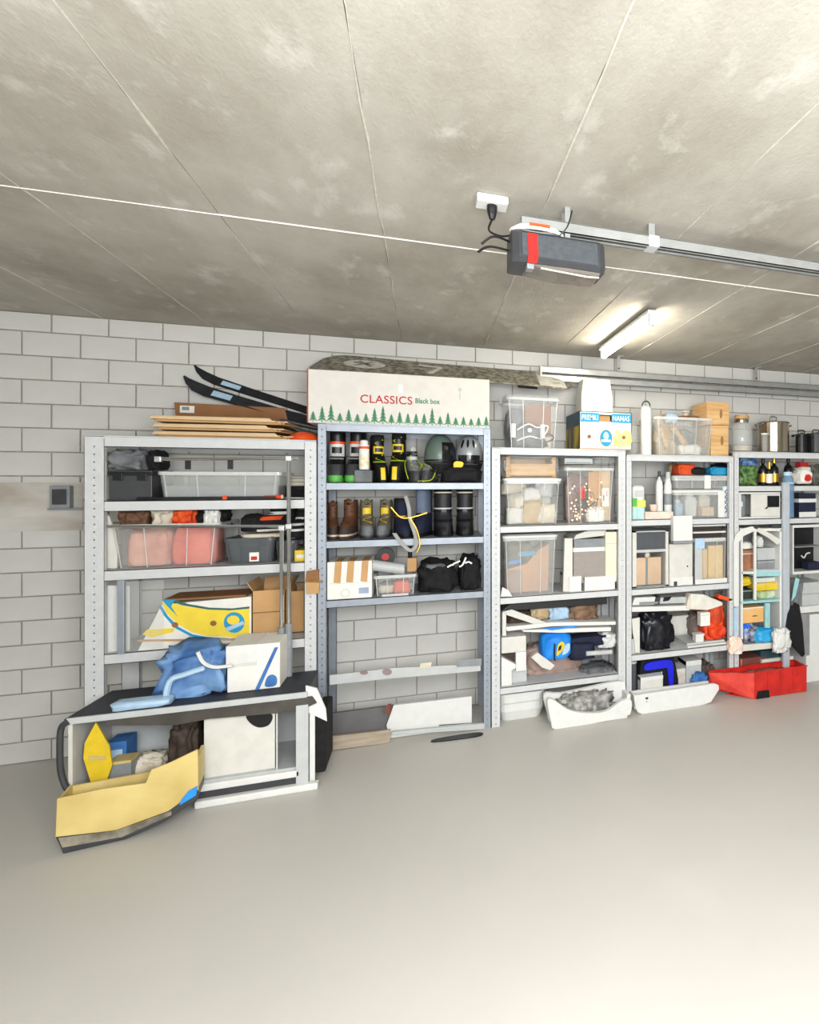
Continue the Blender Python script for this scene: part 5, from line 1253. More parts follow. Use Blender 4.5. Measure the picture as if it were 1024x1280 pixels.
heap('grey_pebbles', 'lumpy dark and pale grey stuff filling the white basin', 'stones', 694, 770, 866, .021, -.575, .065, mat('pebble_grey', (96, 96, 94), .8, rgb2=(176, 174, 168), scale=30, bump=.5), 121, .35, 18)

# ================================================================== UNIT 4
zt = U4[0] + .003
cx, w, h = S(805, 818, 509, zt, -.42); r = w/2
t = thing('foam_roller', 'tall white cylinder with dark ring handle on top of pale shelving', 'cylinder', (cx, -.36, zt + .001))
MB().lathe([(r*.96, 0), (r, .006), (r, h - .006), (r*.94, h)], 18).build('body', M_WHITE, t)
MB().tube([(r*.75*math.cos(a), 0, h + r*.5 + r*.75*math.sin(a)) for a in [2*PI*k/16 for k in range(16)]], .005, 6, closed=True).build('ring', M_DKGREY, t)
MB().lathe([(r*.8, h - .002), (r*.8, h + .012)], 16).build('cap', M_LTGREY, t)
cx, w, h = S(790, 806, 529, zt, -.36); r = w/2
t = thing('glass_bowl', 'clear glass vase behind the tall white cylinder', 'vase', (cx, -.22, zt + .001))
MB().lathe([(r*.7, 0), (r, .03), (r*1.05, h*.6), (r*.9, h), (r*.86, h), (r*.98, h*.6), (r*.9, .03), (r*.6, .008)], 18).build('body', M_GLASS, t, smooth=True); MB().lathe([(r*.72, -.0), (r*.72, .004)], 16).build('foot', M_CLEAR2, t)
t, w, h, d = storage_bin('frosted open bin of wooden kitchen things beside white cylinder', 819, 893, 522, zt, -.43, .36, M_CLEAR2, .92)
cx, _, _ = S(819, 893, 522, zt, -.43)
for k in range(5):
    MB().box(-w*.42 + w*.2*k, -w*.41 + w*.2*k, -d/2 - .001, -d/2 + .02, .02, h - .03).build('rib', M_CLEAR, t)
def wood(nm, lab, ct, x, y, zz, rot, fn, m):
    t_ = thing(nm, lab, ct, (x, y, zz)); t_.rotation_euler = rot; fn(t_, m); return t_
def cutting(t_, m):
    MB().loft([rrect(.16, .26, .03, 0), rrect(.16, .26, .03, .016)]).build('board', m, t_, bevel=.003); MB().slab(oval(0, .1, .018, .01, 12), .0162, .0168).build('hand_slot', M_WOODDARK, t_)
wood('cutting_board', 'pale bamboo cutting board sticking out of the frosted bin', 'board', cx - .09, -.24, zt + .18, (1.2, .5, .1), cutting, M_WOOD)
def lidf(t_, m):
    MB().lathe([(.12, 0), (.125, .008), (.10, .022), (.03, .03)], 24).build('plate', m, t_); MB().lathe([(.012, .03), (.016, .045), (.035, .06), (.03, .068)], 14).build('knob', M_CREAM, t_)
wood('pan_cover', 'brown wooden lid with pale knob lying on the frosted bin', 'lid', cx + .09, -.24, zt + h + .004, (0, 0, 0), lidf, M_WOODDARK)
def grinder(t_, m):
    MB().lathe([(.022, -.09), (.024, -.03), (.016, 0), (.022, .04), (.024, .07), (.012, .08)], 14).build('body', m, t_, smooth=True); MB().lathe([(.012, .08), (.015, .09), (.008, .1)], 12).build('knob', M_WOODDARK, t_)
wood('pepper_mill', 'turned wooden pepper mill slanting inside the frosted bin', 'mill', cx - .02, -.36, zt + .15, (.2, -.75, 0), grinder, M_WOOD)
wood('rolling_pin', 'wooden rolling pin leaning in the frosted bin beside pepper mill', 'rolling pin', cx - .14, -.36, zt + .13, (.1, -.4, 0), grinder, M_WOOD)
inside('tan_wood_cloth', 'tan cloth bundle in the bottom corner of frosted bin', 'cloth', cx, -.43, d, zt + .008, -.10, .0, (.16, .2, .12), M_TAN, 131)
inside('white_rag', 'white rag crumpled in the bottom of the frosted bin', 'cloth', cx, -.43, d, zt + .008, .07, -.05, (.18, .2, .08), M_PAPER, 132)
inside('grey_rag', 'grey cloth stuffed in the middle of the frosted bin', 'cloth', cx, -.43, d, zt + .08, .05, .06, (.2, .14, .13), M_GREYCLOTH, 133)
inside('blue_rag', 'blue and white rag peeping over the frosted bin rim', 'cloth', cx, -.43, d, zt + h - .03, -.06, -.05, (.10, .09, .07), M_PALEBLUE, 134)
p0 = 889
for i, (pa, pb, zz, py, lab) in enumerate([(889, 911, zt, 532, 'lower wooden carton with oval hand hole beside the frosted bin'), (884, 912, None, 503, 'upper wooden carton with hand hole stacked beside frosted bin')]):
    if zz is None: zz = ztop2
    t, w, h, d = carton(lab, pa, pb, py, zz, -.42, .26, M_WOOD, 'wooden_carton', 'box', group='wooden cartons on pale shelving')
    MB().prism(oval(w*.12, h*.5, .012, -.035, 12), -d/2 - .001, -d/2 + .001).build('hand_hole', M_WOODDARK, t)
    MB().box(-w/2 - .001, w/2 + .001, -d/2 - .001, d/2, h*.93, h*.95).build('lid_seam', M_CARD, t)
    ztop2 = zz + h + .003

# first bay
z = U4[1]
t = thing('detergent_pack', 'clear pack of green and blue detergent jars beside the post', 'detergent', (X(798.5, -.40), -.34, z + .001))
w = X(807, -.4) - X(790, -.4); h = Z(797, 607, -.4) - z
MB().loft([rrect(w, .14, .02, 0), rrect(w, .14, .02, h*.5)]).build('tub', mat('pale_aqua', (170, 206, 206), .4), t)
MB().box(-w/2 + .002, w/2 - .002, -.072, -.069, h*.36, h*.56).build('yellow_label', mat('lime_label', (206, 216, 96), .6), t)
MB().box(-w/2 - .001, -w*.15, -.0735, -.069, h*.38, h*.62).build('green_label', M_GREEN, t)
MB().loft([rrect(w*.9, .13, .02, h*.5), rrect(w*.92, .13, .02, h*.95), rrect(w*.7, .1, .02, h)]).build('cap', M_WHITE, t); MB().box(-w*.3, w*.3, -.068, -.064, h*.66, h*.86).build('cap_print', M_LTGREY, t)
def bottle(nm, lab, ct, px, hw_px, pyt, zz, yf, m, prof, parts=(), group=None):
    rr = (X(px + hw_px, yf) - X(px - hw_px, yf)) / 2; hh = Z(px, pyt, yf) - zz
    t_ = thing(nm, lab, ct, (X(px, yf), yf + rr, zz + .001), 0, group)
    MB().lathe([(r_ * rr, u * hh) for r_, u in prof], 18).build('body', m, t_, smooth=True)
    for pn, r0, u0, r1, u1, pm in parts: MB().lathe([(r0 * rr, u0 * hh), (r1 * rr, u1 * hh)], 18).build(pn, pm, t_)
    return t_
BOT = [(.92, 0), (1, .02), (1, .62), (.8, .74), (.35, .82), (.32, .9)]
t = bottle('spray_bottle', 'white spray bottle beside another white bottle above the pink tray', 'bottle', 826, 4.5, 589, z + .05, -.38, M_WHITE, BOT, (('cap', .4, .86, .4, 1.0, M_DKGREY),))
t = bottle('white_bottle', 'tall white bottle with dark label beside the spray bottle', 'bottle', 837, 4.5, 590, z + .02, -.40, M_WHITE, [(.9, 0), (1, .02), (1, .7), (.7, .8), (.6, .86)], (('cap', .65, .86, .6, 1.0, M_LTGREY), ('label', 1.02, .25, 1.02, .5, M_GREYPL)))
t = thing('broom_handle', 'thin grey handle standing upright behind the two white bottles', 'handle', (X(829, -.2), -.2, z + .001)); MB().tube([(0, 0, 0), (0, 0, Z(829, 578, -.2) - z)], .007, 8).build('pole', M_GREYPL, t); MB().lathe([(.012, 0), (.012, .06)], 10).build('grip', M_DKGREY, t)
t, w, h, d = carton('low pale pink tray under the white bottles on the shelf edge', 807, 842, 640, z, -.445, .3, mat('pale_pink_card', (224, 200, 186), .7), 'pink_tray', 'tray'); MB().box(-w/2 + .01, w/2 - .01, -d/2 + .01, d/2 - .01, h - .002, h + .0012).build('recess', M_LTGREY, t)
t = bottle('pink_tumbler', 'small pale pink tumbler standing on the pink tray', 'tumbler', 819, 5, 631, z + .055, -.44, MATS['pale_pink_card'], [(.8, 0), (1, .95), (1, 1), (.9, 1), (.75, .1)])
t, w, h, d = storage_bin('frosted bin of white containers under the grey lidded tray', 843, 905, 612, z, -.43, .36, M_CLEAR2, .94, M_WHITE)
cx, _, _ = S(843, 905, 612, z, -.43)
for dx, ww, hh, m_, lb in ((-w*.33, .07, .10, M_PALEBLUE, 'pale blue jug inside the frosted container bin'), (-w*.08, .10, .14, M_WHITE, 'white container in the middle of frosted container bin'), (w*.2, .09, .15, M_CREAM, 'cream packet inside the frosted container bin')):
    t2 = thing('container', lb, 'container', (cx + dx, -.30, z + .012)); MB().loft([rrect(ww*.9, .12, .02, 0), rrect(ww, .13, .02, hh*.8), rrect(ww*.8, .1, .02, hh)]).build('body', m_, t2); MB().loft([rrect(ww*.6, .08, .02, hh), rrect(ww*.6, .08, .02, hh + .02)]).build('lid', M_WHITE, t2)
t2, w2, h2, d2 = carton('tan folded carton in the frosted container bin beside white container', 878, 893, 634, z + .012, -.41, .1, M_CARDLIGHT, 'tan_carton', 'box'); MB().box(-w2/2, w2/2, -d2/2 - .001, -d2/2, h2*.4, h2*.45).build('seam', M_CARD, t2)
zl = z + h + .026
t, w, h, d = storage_bin('shallow grey lidded tray on the frosted container bin', 842, 916, 594, zl, -.40, .34, M_CLEAR2, .95, M_LTGREY)
MB().box(.0, .05, -d/2 - .02, -d/2 - .002, 0, h + .02).build('white_clip', M_WHITE, t, bevel=.003)
zz = zl + h + .024
t2 = heap('orange_bag', 'orange bag with dark opening lying on the grey lidded tray', 'bag', 850, 872, 580, zz, -.38, .2, M_ORANGE, 141, .15, 6, box=.6)
heap('dark_pouch', 'flat black pouch lying beside the orange bag on grey tray', 'bag', 864, 886, 584, zz, -.40, .16, M_BLACKCLOTH, 142, .15)
heap('blue_pouch', 'bright blue printed pouch on the end of grey lidded tray', 'bag', 890, 915, 584, zz, -.38, .2, M_SKY, 143, .15, 6, box=.6)
heap('navy_cloth', 'dark navy cloth lying behind the blue printed pouch', 'cloth', 893, 916, 579, zz, -.16, .12, M_NAVY, 144, .2)
t = thing('tan_bag', 'small tan bag tucked behind the orange bag on grey tray', 'bag', (X(845, -.2), -.16, zz)); MB().heap(.09, .1, .09, 145, .2, 7, 3).build('body', M_TAN, t, smooth=True); MB().tube(curve([(-.02, 0, .08), (0, 0, .11), (.02, 0, .08)], 4), .004, 5).build('handle', M_CARDDARK, t)
t = thing('white_carton_stack', 'narrow pale blue carton with dark squiggle at the shelf end', 'box', (X(909, -.43), -.34, z + .001))
w = X(912, -.43) - X(906, -.43); h = Z(911, 608, -.43) - z
MB().box(-w/2, w/2, -.07, .12, 0, h).build('body', mat('pale_blue_card', (200, 212, 220), .6), t, bevel=.003)
sq = MB(); sq.tube(curve([((.012 if k % 2 else -.008), -.072, h*.15 + h*.75*k/9) for k in range(10)], 3), .003, 5); sq.build('squiggle_print', M_DKGREY, t)
panel('white_board', 'narrow white board standing between frosted bin and pale blue carton', 'board', [(898, 645), (906, 645), (906, 612), (898, 612)], -.44, .008, M_WHITE, base=z)

# second bay
z = U4[2]
t = thing('drawer_box', 'tall brown drawer box with grey upper window beside the post', 'cabinet', ((X(791, -.42) + X(836, -.42))/2, -.255, z + .001))
w = X(836, -.42) - X(791, -.42); h = Z(810, 664, -.42) - z; d = .32
MB().box(-w/2, -w/2 + .03, -d/2, d/2, 0, h).build('side', M_OFFWHITE, t); MB().box(w/2 - .02, w/2, -d/2, d/2, 0, h).build('side', M_OFFWHITE, t); MB().box(-w/2, w/2, -d/2, d/2, h - .008, h).build('top', M_LTGREY, t); MB().box(-w/2, w/2, d/2 - .008, d/2, 0, h).build('back', M_GREYPL, t); MB().box(-w/2, w/2, -d/2, d/2, 0, .01).build('bottom', M_GREYPL, t)
MB().box(-w/2 + .03, w/2 - .02, -d/2 + .01, -d/2 + .02, h*.66, h*.97).build('upper_window', M_SMOKE, t); MB().box(-w/2 + .03, w/2 - .02, -d/2 - .004, -d/2 + .02, h*.62, h*.67).build('rail', M_LTGREY, t, bevel=.003)
for a, b in ((-w*.36, -w*.09), (-.01, w*.34)): MB().box(a, b, -d/2 + .03, -d/2 + .10, .012, h*.52).build('brown_front', mat('pale_tan_board', (208, 180, 150), .75, rgb2=(190, 164, 138), scale=5), t, bevel=.003)
MB().box(-w*.1, -.012, -d/2 + .028, -d/2 + .05, .012, h*.58).build('divider', M_GREYPL, t)
MB().ball((-.02, -d/2 + .012, h*.57), .02, .014, .02, 10, 6).build('knob', M_CREAM, t)
t, w, h, d = carton('tall white carton with one dark dot beside brown drawer box', 837, 866, 680, z, -.42, .3, M_OFFWHITE, 'white_carton', 'box'); MB().lathe([(.006, -.001), (.006, .001)], 10).build('dot', M_BLACK, t, (w*.27, -d/2 - .001, h*.45), (PI/2, 0, 0)); MB().box(-w/2 + .01, w/2, -d/2 - .004, -d/2, .0, h*.2).build('lower_flap', M_WHITE, t)
MB().box(-w*.32, -w*.2, -d/2 - .012, -d/2 - .002, .0, .03).build('dark_clip', M_DKGREY, t)
t2, w2, h2, d2 = carton('white box above the dotted white carton reaching over shelf edge', 842, 866, 645, z + h + .03, -.508, .05, M_WHITE, 'white_box', 'box'); MB().box(-w2/2, w2/2, -d2/2 - .001, d2/2, -.018, -.001).build('grey_tray', M_GREYPL, t2)
t, w, h, d = storage_bin('clear bin of tan cardboard with a blue clip on its corner', 868, 909, 674, z, -.43, .36, M_CLEAR, .97, None)
MB().box(-w/2 - .002, -w/2 + .055, -d/2 - .01, -d/2, 0, h).build('corner_post', M_LTGREY, t, bevel=.003); MB().box(-w/2, w/2, -d/2 - .012, -d/2, .0, .035).build('base_lip', M_WHITE, t, bevel=.003); MB().box(-w/2 - .004, -w/2 + .07, -d/2 - .016, -d/2 - .01, h*.8, h + .01).build('blue_clip', M_PALEBLUE, t, bevel=.003)
cx, _, _ = S(868, 909, 674, z, -.43)
for dx, ww, hh, dy, lb in ((-w*.1, .06, .72, -.10, 'narrow tan cardboard piece inside the blue clipped bin'), (w*.25, .12, .80, -.12, 'wide yellowish cardboard piece inside the blue clipped bin')):
    t2 = thing('cardboard_piece', lb, 'cardboard', (cx + dx, -.25 + dy, z + .012)); MB().box(-ww/2, ww/2, -.01, .01, .0, h*hh).build('sheet', mat('straw_card', (218, 186, 128), .8, var=.05), t2, bevel=.002); MB().box(-ww/2, ww/2, .011, .03, 0, h*hh*.9).build('rear_sheet', M_CARDLIGHT, t2)
t = thing('tray_stack', 'dark two-tier drawer tray with white rails above tan cardboard bin', 'drawers', ((X(868, -.42) + X(909, -.42))/2, -.25, Z(890, 673, -.42)))
w = X(909, -.42) - X(868, -.42); h = Z(890, 656, -.42) - t.location.z
for k in (0, .5, 1): MB().box(-w/2, w/2, -.15, .15, h*k - .012, h*k).build('rail', M_WHITE, t)
for k in (.0, .5): MB().box(-w/2 + .01, w/2 - .01, -.10, .14, h*k + .002, h*k + h*.46).build('drawer', M_DKBROWN, t)
panel('white_post', 'white upright board between tan cardboard bin and arched cabinet', 'board', [(912, 740), (917, 740), (917, 651), (912, 651)], -.455, .004, M_WHITE, base=U4[2]) if False else None

# third bay
z = U4[3]
t, w, h, d = carton('large white carton standing behind the black bag on low shelf', 832, 865, 770, z + .03, -.18, .14, M_OFFWHITE, 'white_carton', 'box'); MB().box(-w/2, w/2, -d/2 - .001, -d/2, h*.05, h*.09).build('lower_edge', M_LTGREY, t); MB().box(-w/2, w/2, -d/2, d/2, -.028, -.001).build('dark_base', M_NAVY, t)
heap('black_sack', 'shiny black plastic sack standing on low shelf beside white carton', 'bag', 801, 845, 764, z, -.42, .20, mat('black_sack', (18, 20, 28), .3, var=.3, scale=20), 151, .28, 12)
t = thing('white_bracket', 'white flared board standing between post and black plastic sack', 'board', (X(793, -.43), -.42, z + .001)); part_panel('board', t, [(794, 816), (800, 816), (800, 772), (790, 774), (791, 790), (793, 800)], -.43, .02, M_OFFWHITE); MB().box(-.02, .012, .0, .02, 0, .10).build('foot', M_LTGREY, t)
t = thing('upper_tray', 'white inner tray hung below the shelf above the black sack', 'tray', (X(825, -.42), -.40, Z(825, 766, -.42)))
part_panel('rail', t, [(790, 765), (862, 763), (862, 757), (790, 759)], -.43, .2, M_WHITE)
part_panel('white_cover', t, [(790, 757), (818, 756), (820, 746), (794, 747)], -.415, .15, M_WHITE, .006)
part_panel('gap_shade', t, [(800, 756), (822, 755), (824, 752), (800, 753)], -.425, .01, M_GREYPL)  # grey strip paints shade into the gap over the rail
part_panel('grey_box', t, [(825, 755), (858, 754), (858, 746), (826, 747)], -.41, .12, M_LTGREY, .006)
part_panel('dark_inset', t, [(829, 752), (836, 751), (840, 746), (830, 747)], -.413, .01, M_BLACK, 0)
part_panel('dark_end', t, [(820, 756), (826, 755), (826, 746), (820, 747)], -.40, .1, M_DKGREY)
t = thing('cream_hull', 'large cream plastic lid wedged slanted before orange bags', 'lid', (X(880, -.43), -.42, Z(880, 764, -.43)))
part_panel('shell', t, [(862, 762), (885, 763), (904, 757), (904, 753), (880, 743), (862, 742)], -.435, .06, mat('cream_plastic', (216, 214, 202), .45), .01); part_panel('edge', t, [(858, 760), (864, 762), (864, 742), (861, 746)], -.44, .07, M_CREAM, .004)
heap('orange_red_bag', 'bulging orange red bag on the low shelf near the grey post', 'bag', 884, 911, 752, z + .10, -.42, .26, mat('orange_red', (206, 70, 24), .55, rgb2=(170, 48, 16), scale=8, bump=.3), 152, .28, 8)
heap('red_orange_cloth', 'bright red orange cloth slumped below the orange red bag', 'cloth', 884, 911, 778, z + .035, -.44, .2, mat('red_orange', (226, 74, 26), .55, rgb2=(206, 50, 16), scale=8, bump=.3), 153, .25, 8)
t = thing('orange_scoop', 'small bright orange scoop lying above the orange red bag', 'scoop', (X(908, -.44), -.42, Z(906, 752, -.44))); MB().prism([(-.07, .03), (.03, .0), (.06, .012), (.0, .035), (-.06, .055)], -.03, .03).build('blade', M_ORANGEPL, t, bevel=.003); MB().box(.02, .09, -.008, .008, .0, .012).build('handle', M_ORANGE, t)
t, w, h, d = carton('small white packet in front of the orange red bag', 876, 888, 766, Z(880, 783, -.44), -.44, .06, M_PAPER, 'white_packet', 'packet'); MB().box(-w*.4, w*.4, -d/2 - .001, -d/2, h*.8, h*.84).build('print', M_LTGREY, t)
t, w, h, d = carton('small white cup on the pale shelf boards below orange bag', 870, 880, 793, z + .035, -.445, .06, M_WHITE, 'white_cup', 'cup'); MB().box(-w*.55, w*.55, -d*.55, d*.55, h - .01, h + .002).build('rim', M_WHITE, t)
heap('taupe_cloth', 'dark taupe cloth hanging behind the small white packet', 'cloth', 866, 888, 768, z + .035, -.30, .16, mat('taupe', (126, 112, 104), .9), 154, .2)
t = thing('board_stack', 'two pale boards laid along the low shelf under the orange bag', 'boards', (X(885, -.44), -.30, z + .001)); w = X(908, -.45) - X(858, -.45)
MB().box(-w/2, w/2, -.14, .14, 0, .014).build('board', M_OFFWHITE, t, bevel=.003); MB().box(-w/2, w/2*.9, -.13, .13, .016, .031).build('board', M_LTGREY, t, bevel=.003)

# bottom: long white tub, backpack, boxes
t = thing('white_tub', 'long white plastic tub with rounded end on floor before shelving', 'tub', ((X(791, -.56) + X(897, -.56))/2, -.52, 0))
w = X(897, -.56) - X(791, -.56); h = Z(790, 868, -.56); d = .13
MB().prism([(-w*.5, h*.96), (-w*.485, .06), (-w*.46, .02), (-w*.41, .0), (w*.30, .0), (w*.40, .012), (w*.46, .06), (w*.5, h*.7), (w*.495, h*.92), (w*.46, h*1.02), (w*.42, h*1.05), (-w*.485, h)], -d/2, -d/2 + .02).build('front_wall', M_WHITE, t)
MB().prism([(-w*.44, 0), (-w*.48, h*.9), (w*.46, h*.9), (w*.42, 0)], d/2 - .015, d/2).build('rear_wall', M_WHITE, t); MB().box(-w*.44, w*.36, -d/2 + .021, d/2 - .016, 0.001, .02).build('base', M_WHITE, t)
MB().box(-w*.48, -w*.46, -d/2 + .021, d/2 - .016, .03, h*.9).build('end_wall', M_WHITE, t); MB().prism([(w*.38, .02), (w*.40, .02), (w*.47, h*.8), (w*.45, h*.8)], -d/2 + .021, d/2 - .016).build('end_wall', M_WHITE, t)
MB().box(-w*.37, -w*.34, -d/2 - .002, -d/2, h*.72, h*.82).build('hand_slot', M_DKBROWN, t); MB().box(-w*.36, -w*.35, -d/2 - .002, -d/2, h*.58, h*.62).build('hand_slot', M_DKBROWN, t)
x0, x1 = X(801, -.36), X(846, -.36); w = x1 - x0
t = thing('backpack', 'black backpack with royal blue piping behind the long white tub', 'backpack', ((x0 + x1)/2, -.26, .0)); hz = .34 - .022
hz = Z(823, 822, -.36)
MB().prism(smooth_closed([(-w*.5, 0), (-w*.5, hz*.85), (-w*.4, hz*.99), (w*.3, hz), (w*.46, hz*.85), (w*.5, 0)], 4), -.10, .08).build('body', M_BLACKCLOTH, t, bevel=.02, smooth=False)
MB().prism(smooth_closed([(-w*.38, hz*.74), (-w*.34, hz*.9), (w*.2, hz*.93), (w*.38, hz*.82), (w*.38, hz*.28), (w*.28, hz*.28), (w*.22, hz*.70), (w*.1, hz*.74)], 4), -.112, -.098).build('blue_flash', M_ROYAL, t)
MB().tube(curve([(-w*.1, -.0, hz*.98), (-w*.05, 0, hz*1.08), (w*.05, 0, hz*1.08), (w*.1, 0, hz*.98)], 4), .008, 6).build('handle', M_BLACK, t)
for q in range(4): MB().box(-w*.2 + w*.08*q, -w*.15 + w*.08*q, -.105, -.098, hz*.60, hz*.65).build('buckle', M_LTGREY, t)
t, w, h, d = carton('white box standing before the black and blue backpack in tub', 801, 829, 846, .0, -.445, .07, M_OFFWHITE, 'white_box', 'box'); MB().box(-w/2, w/2, -d/2 - .001, d/2, h*.88, h + .001).build('lid', M_WHITE, t)
t, w, h, d = carton('speckled pale box beside the backpack behind long white tub', 846, 862, 836, .0, -.34, .16, mat('speckled_white', (214, 206, 196), .8, rgb2=(196, 186, 176), scale=30), 'pale_box', 'box'); MB().box(-w/2, w/2, -d/2 - .001, d/2, h*.9, h + .001).build('lid', M_OFFWHITE, t)
t, w, h, d = carton('taller pale grey box beside speckled box behind long white tub', 858, 877, 826, .0, -.36, .16, M_LTGREY, 'pale_box', 'box'); MB().box(-w/2, w/2, -d/2 - .001, d/2, h*.86, h + .001).build('lid', M_WHITE, t)
heap('blue_bundle', 'small mid blue bundle lying at the end of the white tub', 'cloth', 867, 888, 843, .0, -.44, .08, M_BLUE, 161, .3)
t = thing('clear_tube', 'upright grey translucent tube beside the post behind white tub', 'tube', (X(792, -.40), -.36, .001)); MB().lathe([(.035, 0), (.035, .30), (.03, .30), (.03, .01)], 14).build('tube', M_SMOKE, t); MB().lathe([(.037, .28), (.037, .31)], 14).build('collar', M_LTGREY, t)
heap('brown_net', 'brown grey netting heaped between white tub and red crate', 'net', 876, 898, 832, .0, -.34, .2, mat('brown_net', (112, 98, 88), .9, rgb2=(70, 58, 52), scale=40, bump=.6), 162, .35, 14)

# red crate
y0 = -.62
xa_, xb_ = X(897, y0), X(1008, y0); w = xb_ - xa_
t = thing('red_crate', 'red translucent plastic crate on the floor before shelving', 'crate', ((xa_ + xb_)/2, -.54, 0), -.02); hh = Z(960, 838, y0); d = .165
xm_ = X(943, y0) - t.location.x
rd = mat('red_crate_plastic', (206, 44, 36), .32, rgb2=(178, 36, 32), scale=12)
MB().prism([(xm_, 0), (w/2, .005), (w/2, hh), (xm_, hh*.96)], -d/2, -d/2 + .012).build('front_wall', rd, t, bevel=.003)
MB().loft([[(xm_, -d/2, 0), (xm_, -d/2, hh*.96), (xm_ + .01, -d/2 + .012, hh*.96), (xm_ + .01, -d/2 + .012, 0)], [(-w*.44, d/2 - .02, .07), (-w/2, d/2 - .02, hh*.92), (-w/2 + .01, d/2, hh*.92), (-w*.43, d/2, .07)]]).build('corner_wall', mat('red_crate_light', (222, 74, 58), .4, rgb2=(200, 52, 42), scale=12), t)
MB().box(w/2 - .012, w/2, -d/2 + .0125, d/2 - .0125, .0125, hh).build('side_wall', rd, t); MB().box(-w*.48, w/2, d/2 - .012, d/2, .03, hh*.98).build('rear_wall', rd, t); MB().slab([(xm_ + .012, -d/2 + .0125), (w/2, -d/2 + .0125), (w/2, d/2 - .0125), (-w*.3, d/2 - .0125)], .0, .012).build('base', rd, t)
MB().prism([(xm_, hh*.94), (w/2 + .004, hh*.98), (w/2 + .004, hh*1.03), (xm_, hh*1.0)], -d/2 - .008, -d/2).build('rim', rd, t, bevel=.003); MB().box(xm_ - .005, w/2, d/2, d/2 + .008, hh*.96, hh).build('rim', rd, t)
MB().prism([(xm_ + .015, 0), (xm_ + .125, 0), (xm_ + .12, .055), (xm_ + .03, .055)], -d/2 - .006, -d/2).build('foot', M_BLACK, t)
for k in (.26, .5, .74): MB().box(xm_ + (w/2 - xm_)*k - .006, xm_ + (w/2 - xm_)*k + .006, -d/2 - .004, -d/2, .03, hh*.94).build('rib', rd, t)
o = MB().heap(w*.62, d*.62, hh*.8, 163, .2, 10, 4, box=.5).build('maroon_cloth', mat('maroon_cloth', (118, 44, 40), .85, rgb2=(160, 84, 74), scale=16), None, (t.location.x + .07, -.53, .015), smooth=True); tag(o, 'dark maroon cloth filling the red translucent crate', 'cloth')

# ================================================================== UNIT 5
zt = U5[0] + .003
cx, w, h = S(926, 951, 517, zt, -.42); r = w/2
t = thing('storage_jar', 'big glass jar with wooden lid on top of pale shelving', 'jar', (cx, -.28, zt + .001))
MB().lathe([(r*.85, 0), (r, .02), (r, h*.66), (r*.82, h*.76), (r*.6, h*.80), (r*.6, h*.88), (r*.57, h*.88), (r*.57, h*.80), (r*.95, h*.64), (r*.95, .03), (r*.8, .012)], 24).build('glass', M_GLASS, t, smooth=True)
MB().lathe([(r*.66, h*.90), (r*.68, h*.92), (r*.68, h*.96), (r*.6, h)], 24).build('lid', M_WOOD, t); MB().lathe([(r*.62, h*.80), (r*.64, h*.84), (r*.62, h*.9)], 20).build('collar', M_STEEL, t); MB().lathe([(r*.9, .012), (r*.9, .05), (r*.5, .055)], 18).build('contents', M_CREAM, t)
MB().tube([(r*.62*math.cos(a), r*.62*math.sin(a), h*.86) for a in [2*PI*k/20 for k in range(20)]], .004, 5, closed=True).build('wire', M_CHROME, t)
def pot(label, px0, px1, pyt, yf, m, lidm, grp=None, glasslid=False):
    cx, w, h = S(px0, px1, pyt, zt, yf); r = w/2; t = thing('cooking_pot', label, 'pot', (cx, yf + r, zt + .001), 0, grp)
    MB().lathe([(r*.96, 0), (r, .01), (r, h*.88), (r*1.04, h*.9), (r*.97, h*.9), (r*.96, .02)], 30).build('body', m, t, smooth=False)
    MB().lathe([(r*1.0, h*.90), (r*.98, h*.92), (r*.5, h*.97), (.015, h*.985)], 28).build('lid', lidm, t, smooth=False)
    MB().tube(curve([(-.03, 0, h*.97), (-.025, 0, h*1.08), (.025, 0, h*1.08), (.03, 0, h*.97)], 4), .005, 6).build('lid_handle', M_CHROME if m is not M_BLACK else M_BLACK, t)
    for sx in (-1, 1): MB().tube(curve([(sx*r*.98, -.04, h*.8), (sx*(r + .024), -.03, h*.84), (sx*(r + .024), .03, h*.84), (sx*r*.98, .04, h*.8)], 4), .006, 6).build('handle', M_CHROME if m is not M_BLACK else M_BLACK, t)
    return t
pot('tall shiny steel pot with lid beside the big glass jar', 960, 995, 523, -.44, M_STEEL, M_CHROME)
pot('black saucepan with steel lid next to the tall steel pot', 1000, 1012, 540, -.42, M_BLACK, M_CHROME)
pot('wide black pot with steel lid on shelf top near frame edge', 1016, 1044, 539, -.43, M_BLACK, M_CHROME)
t = thing('tall_jar', 'slim clear glass beside the big jar before steel pot', 'glass', (X(957, -.44), -.43, zt + .001)); MB().lathe([(.022, 0), (.026, .14), (.023, .14), (.02, .01)], 14).build('body', M_GLASS, t, smooth=True); MB().lathe([(.0265, .132), (.0265, .142)], 14, cap0=False, cap1=False).build('rim', M_WHITE, t)

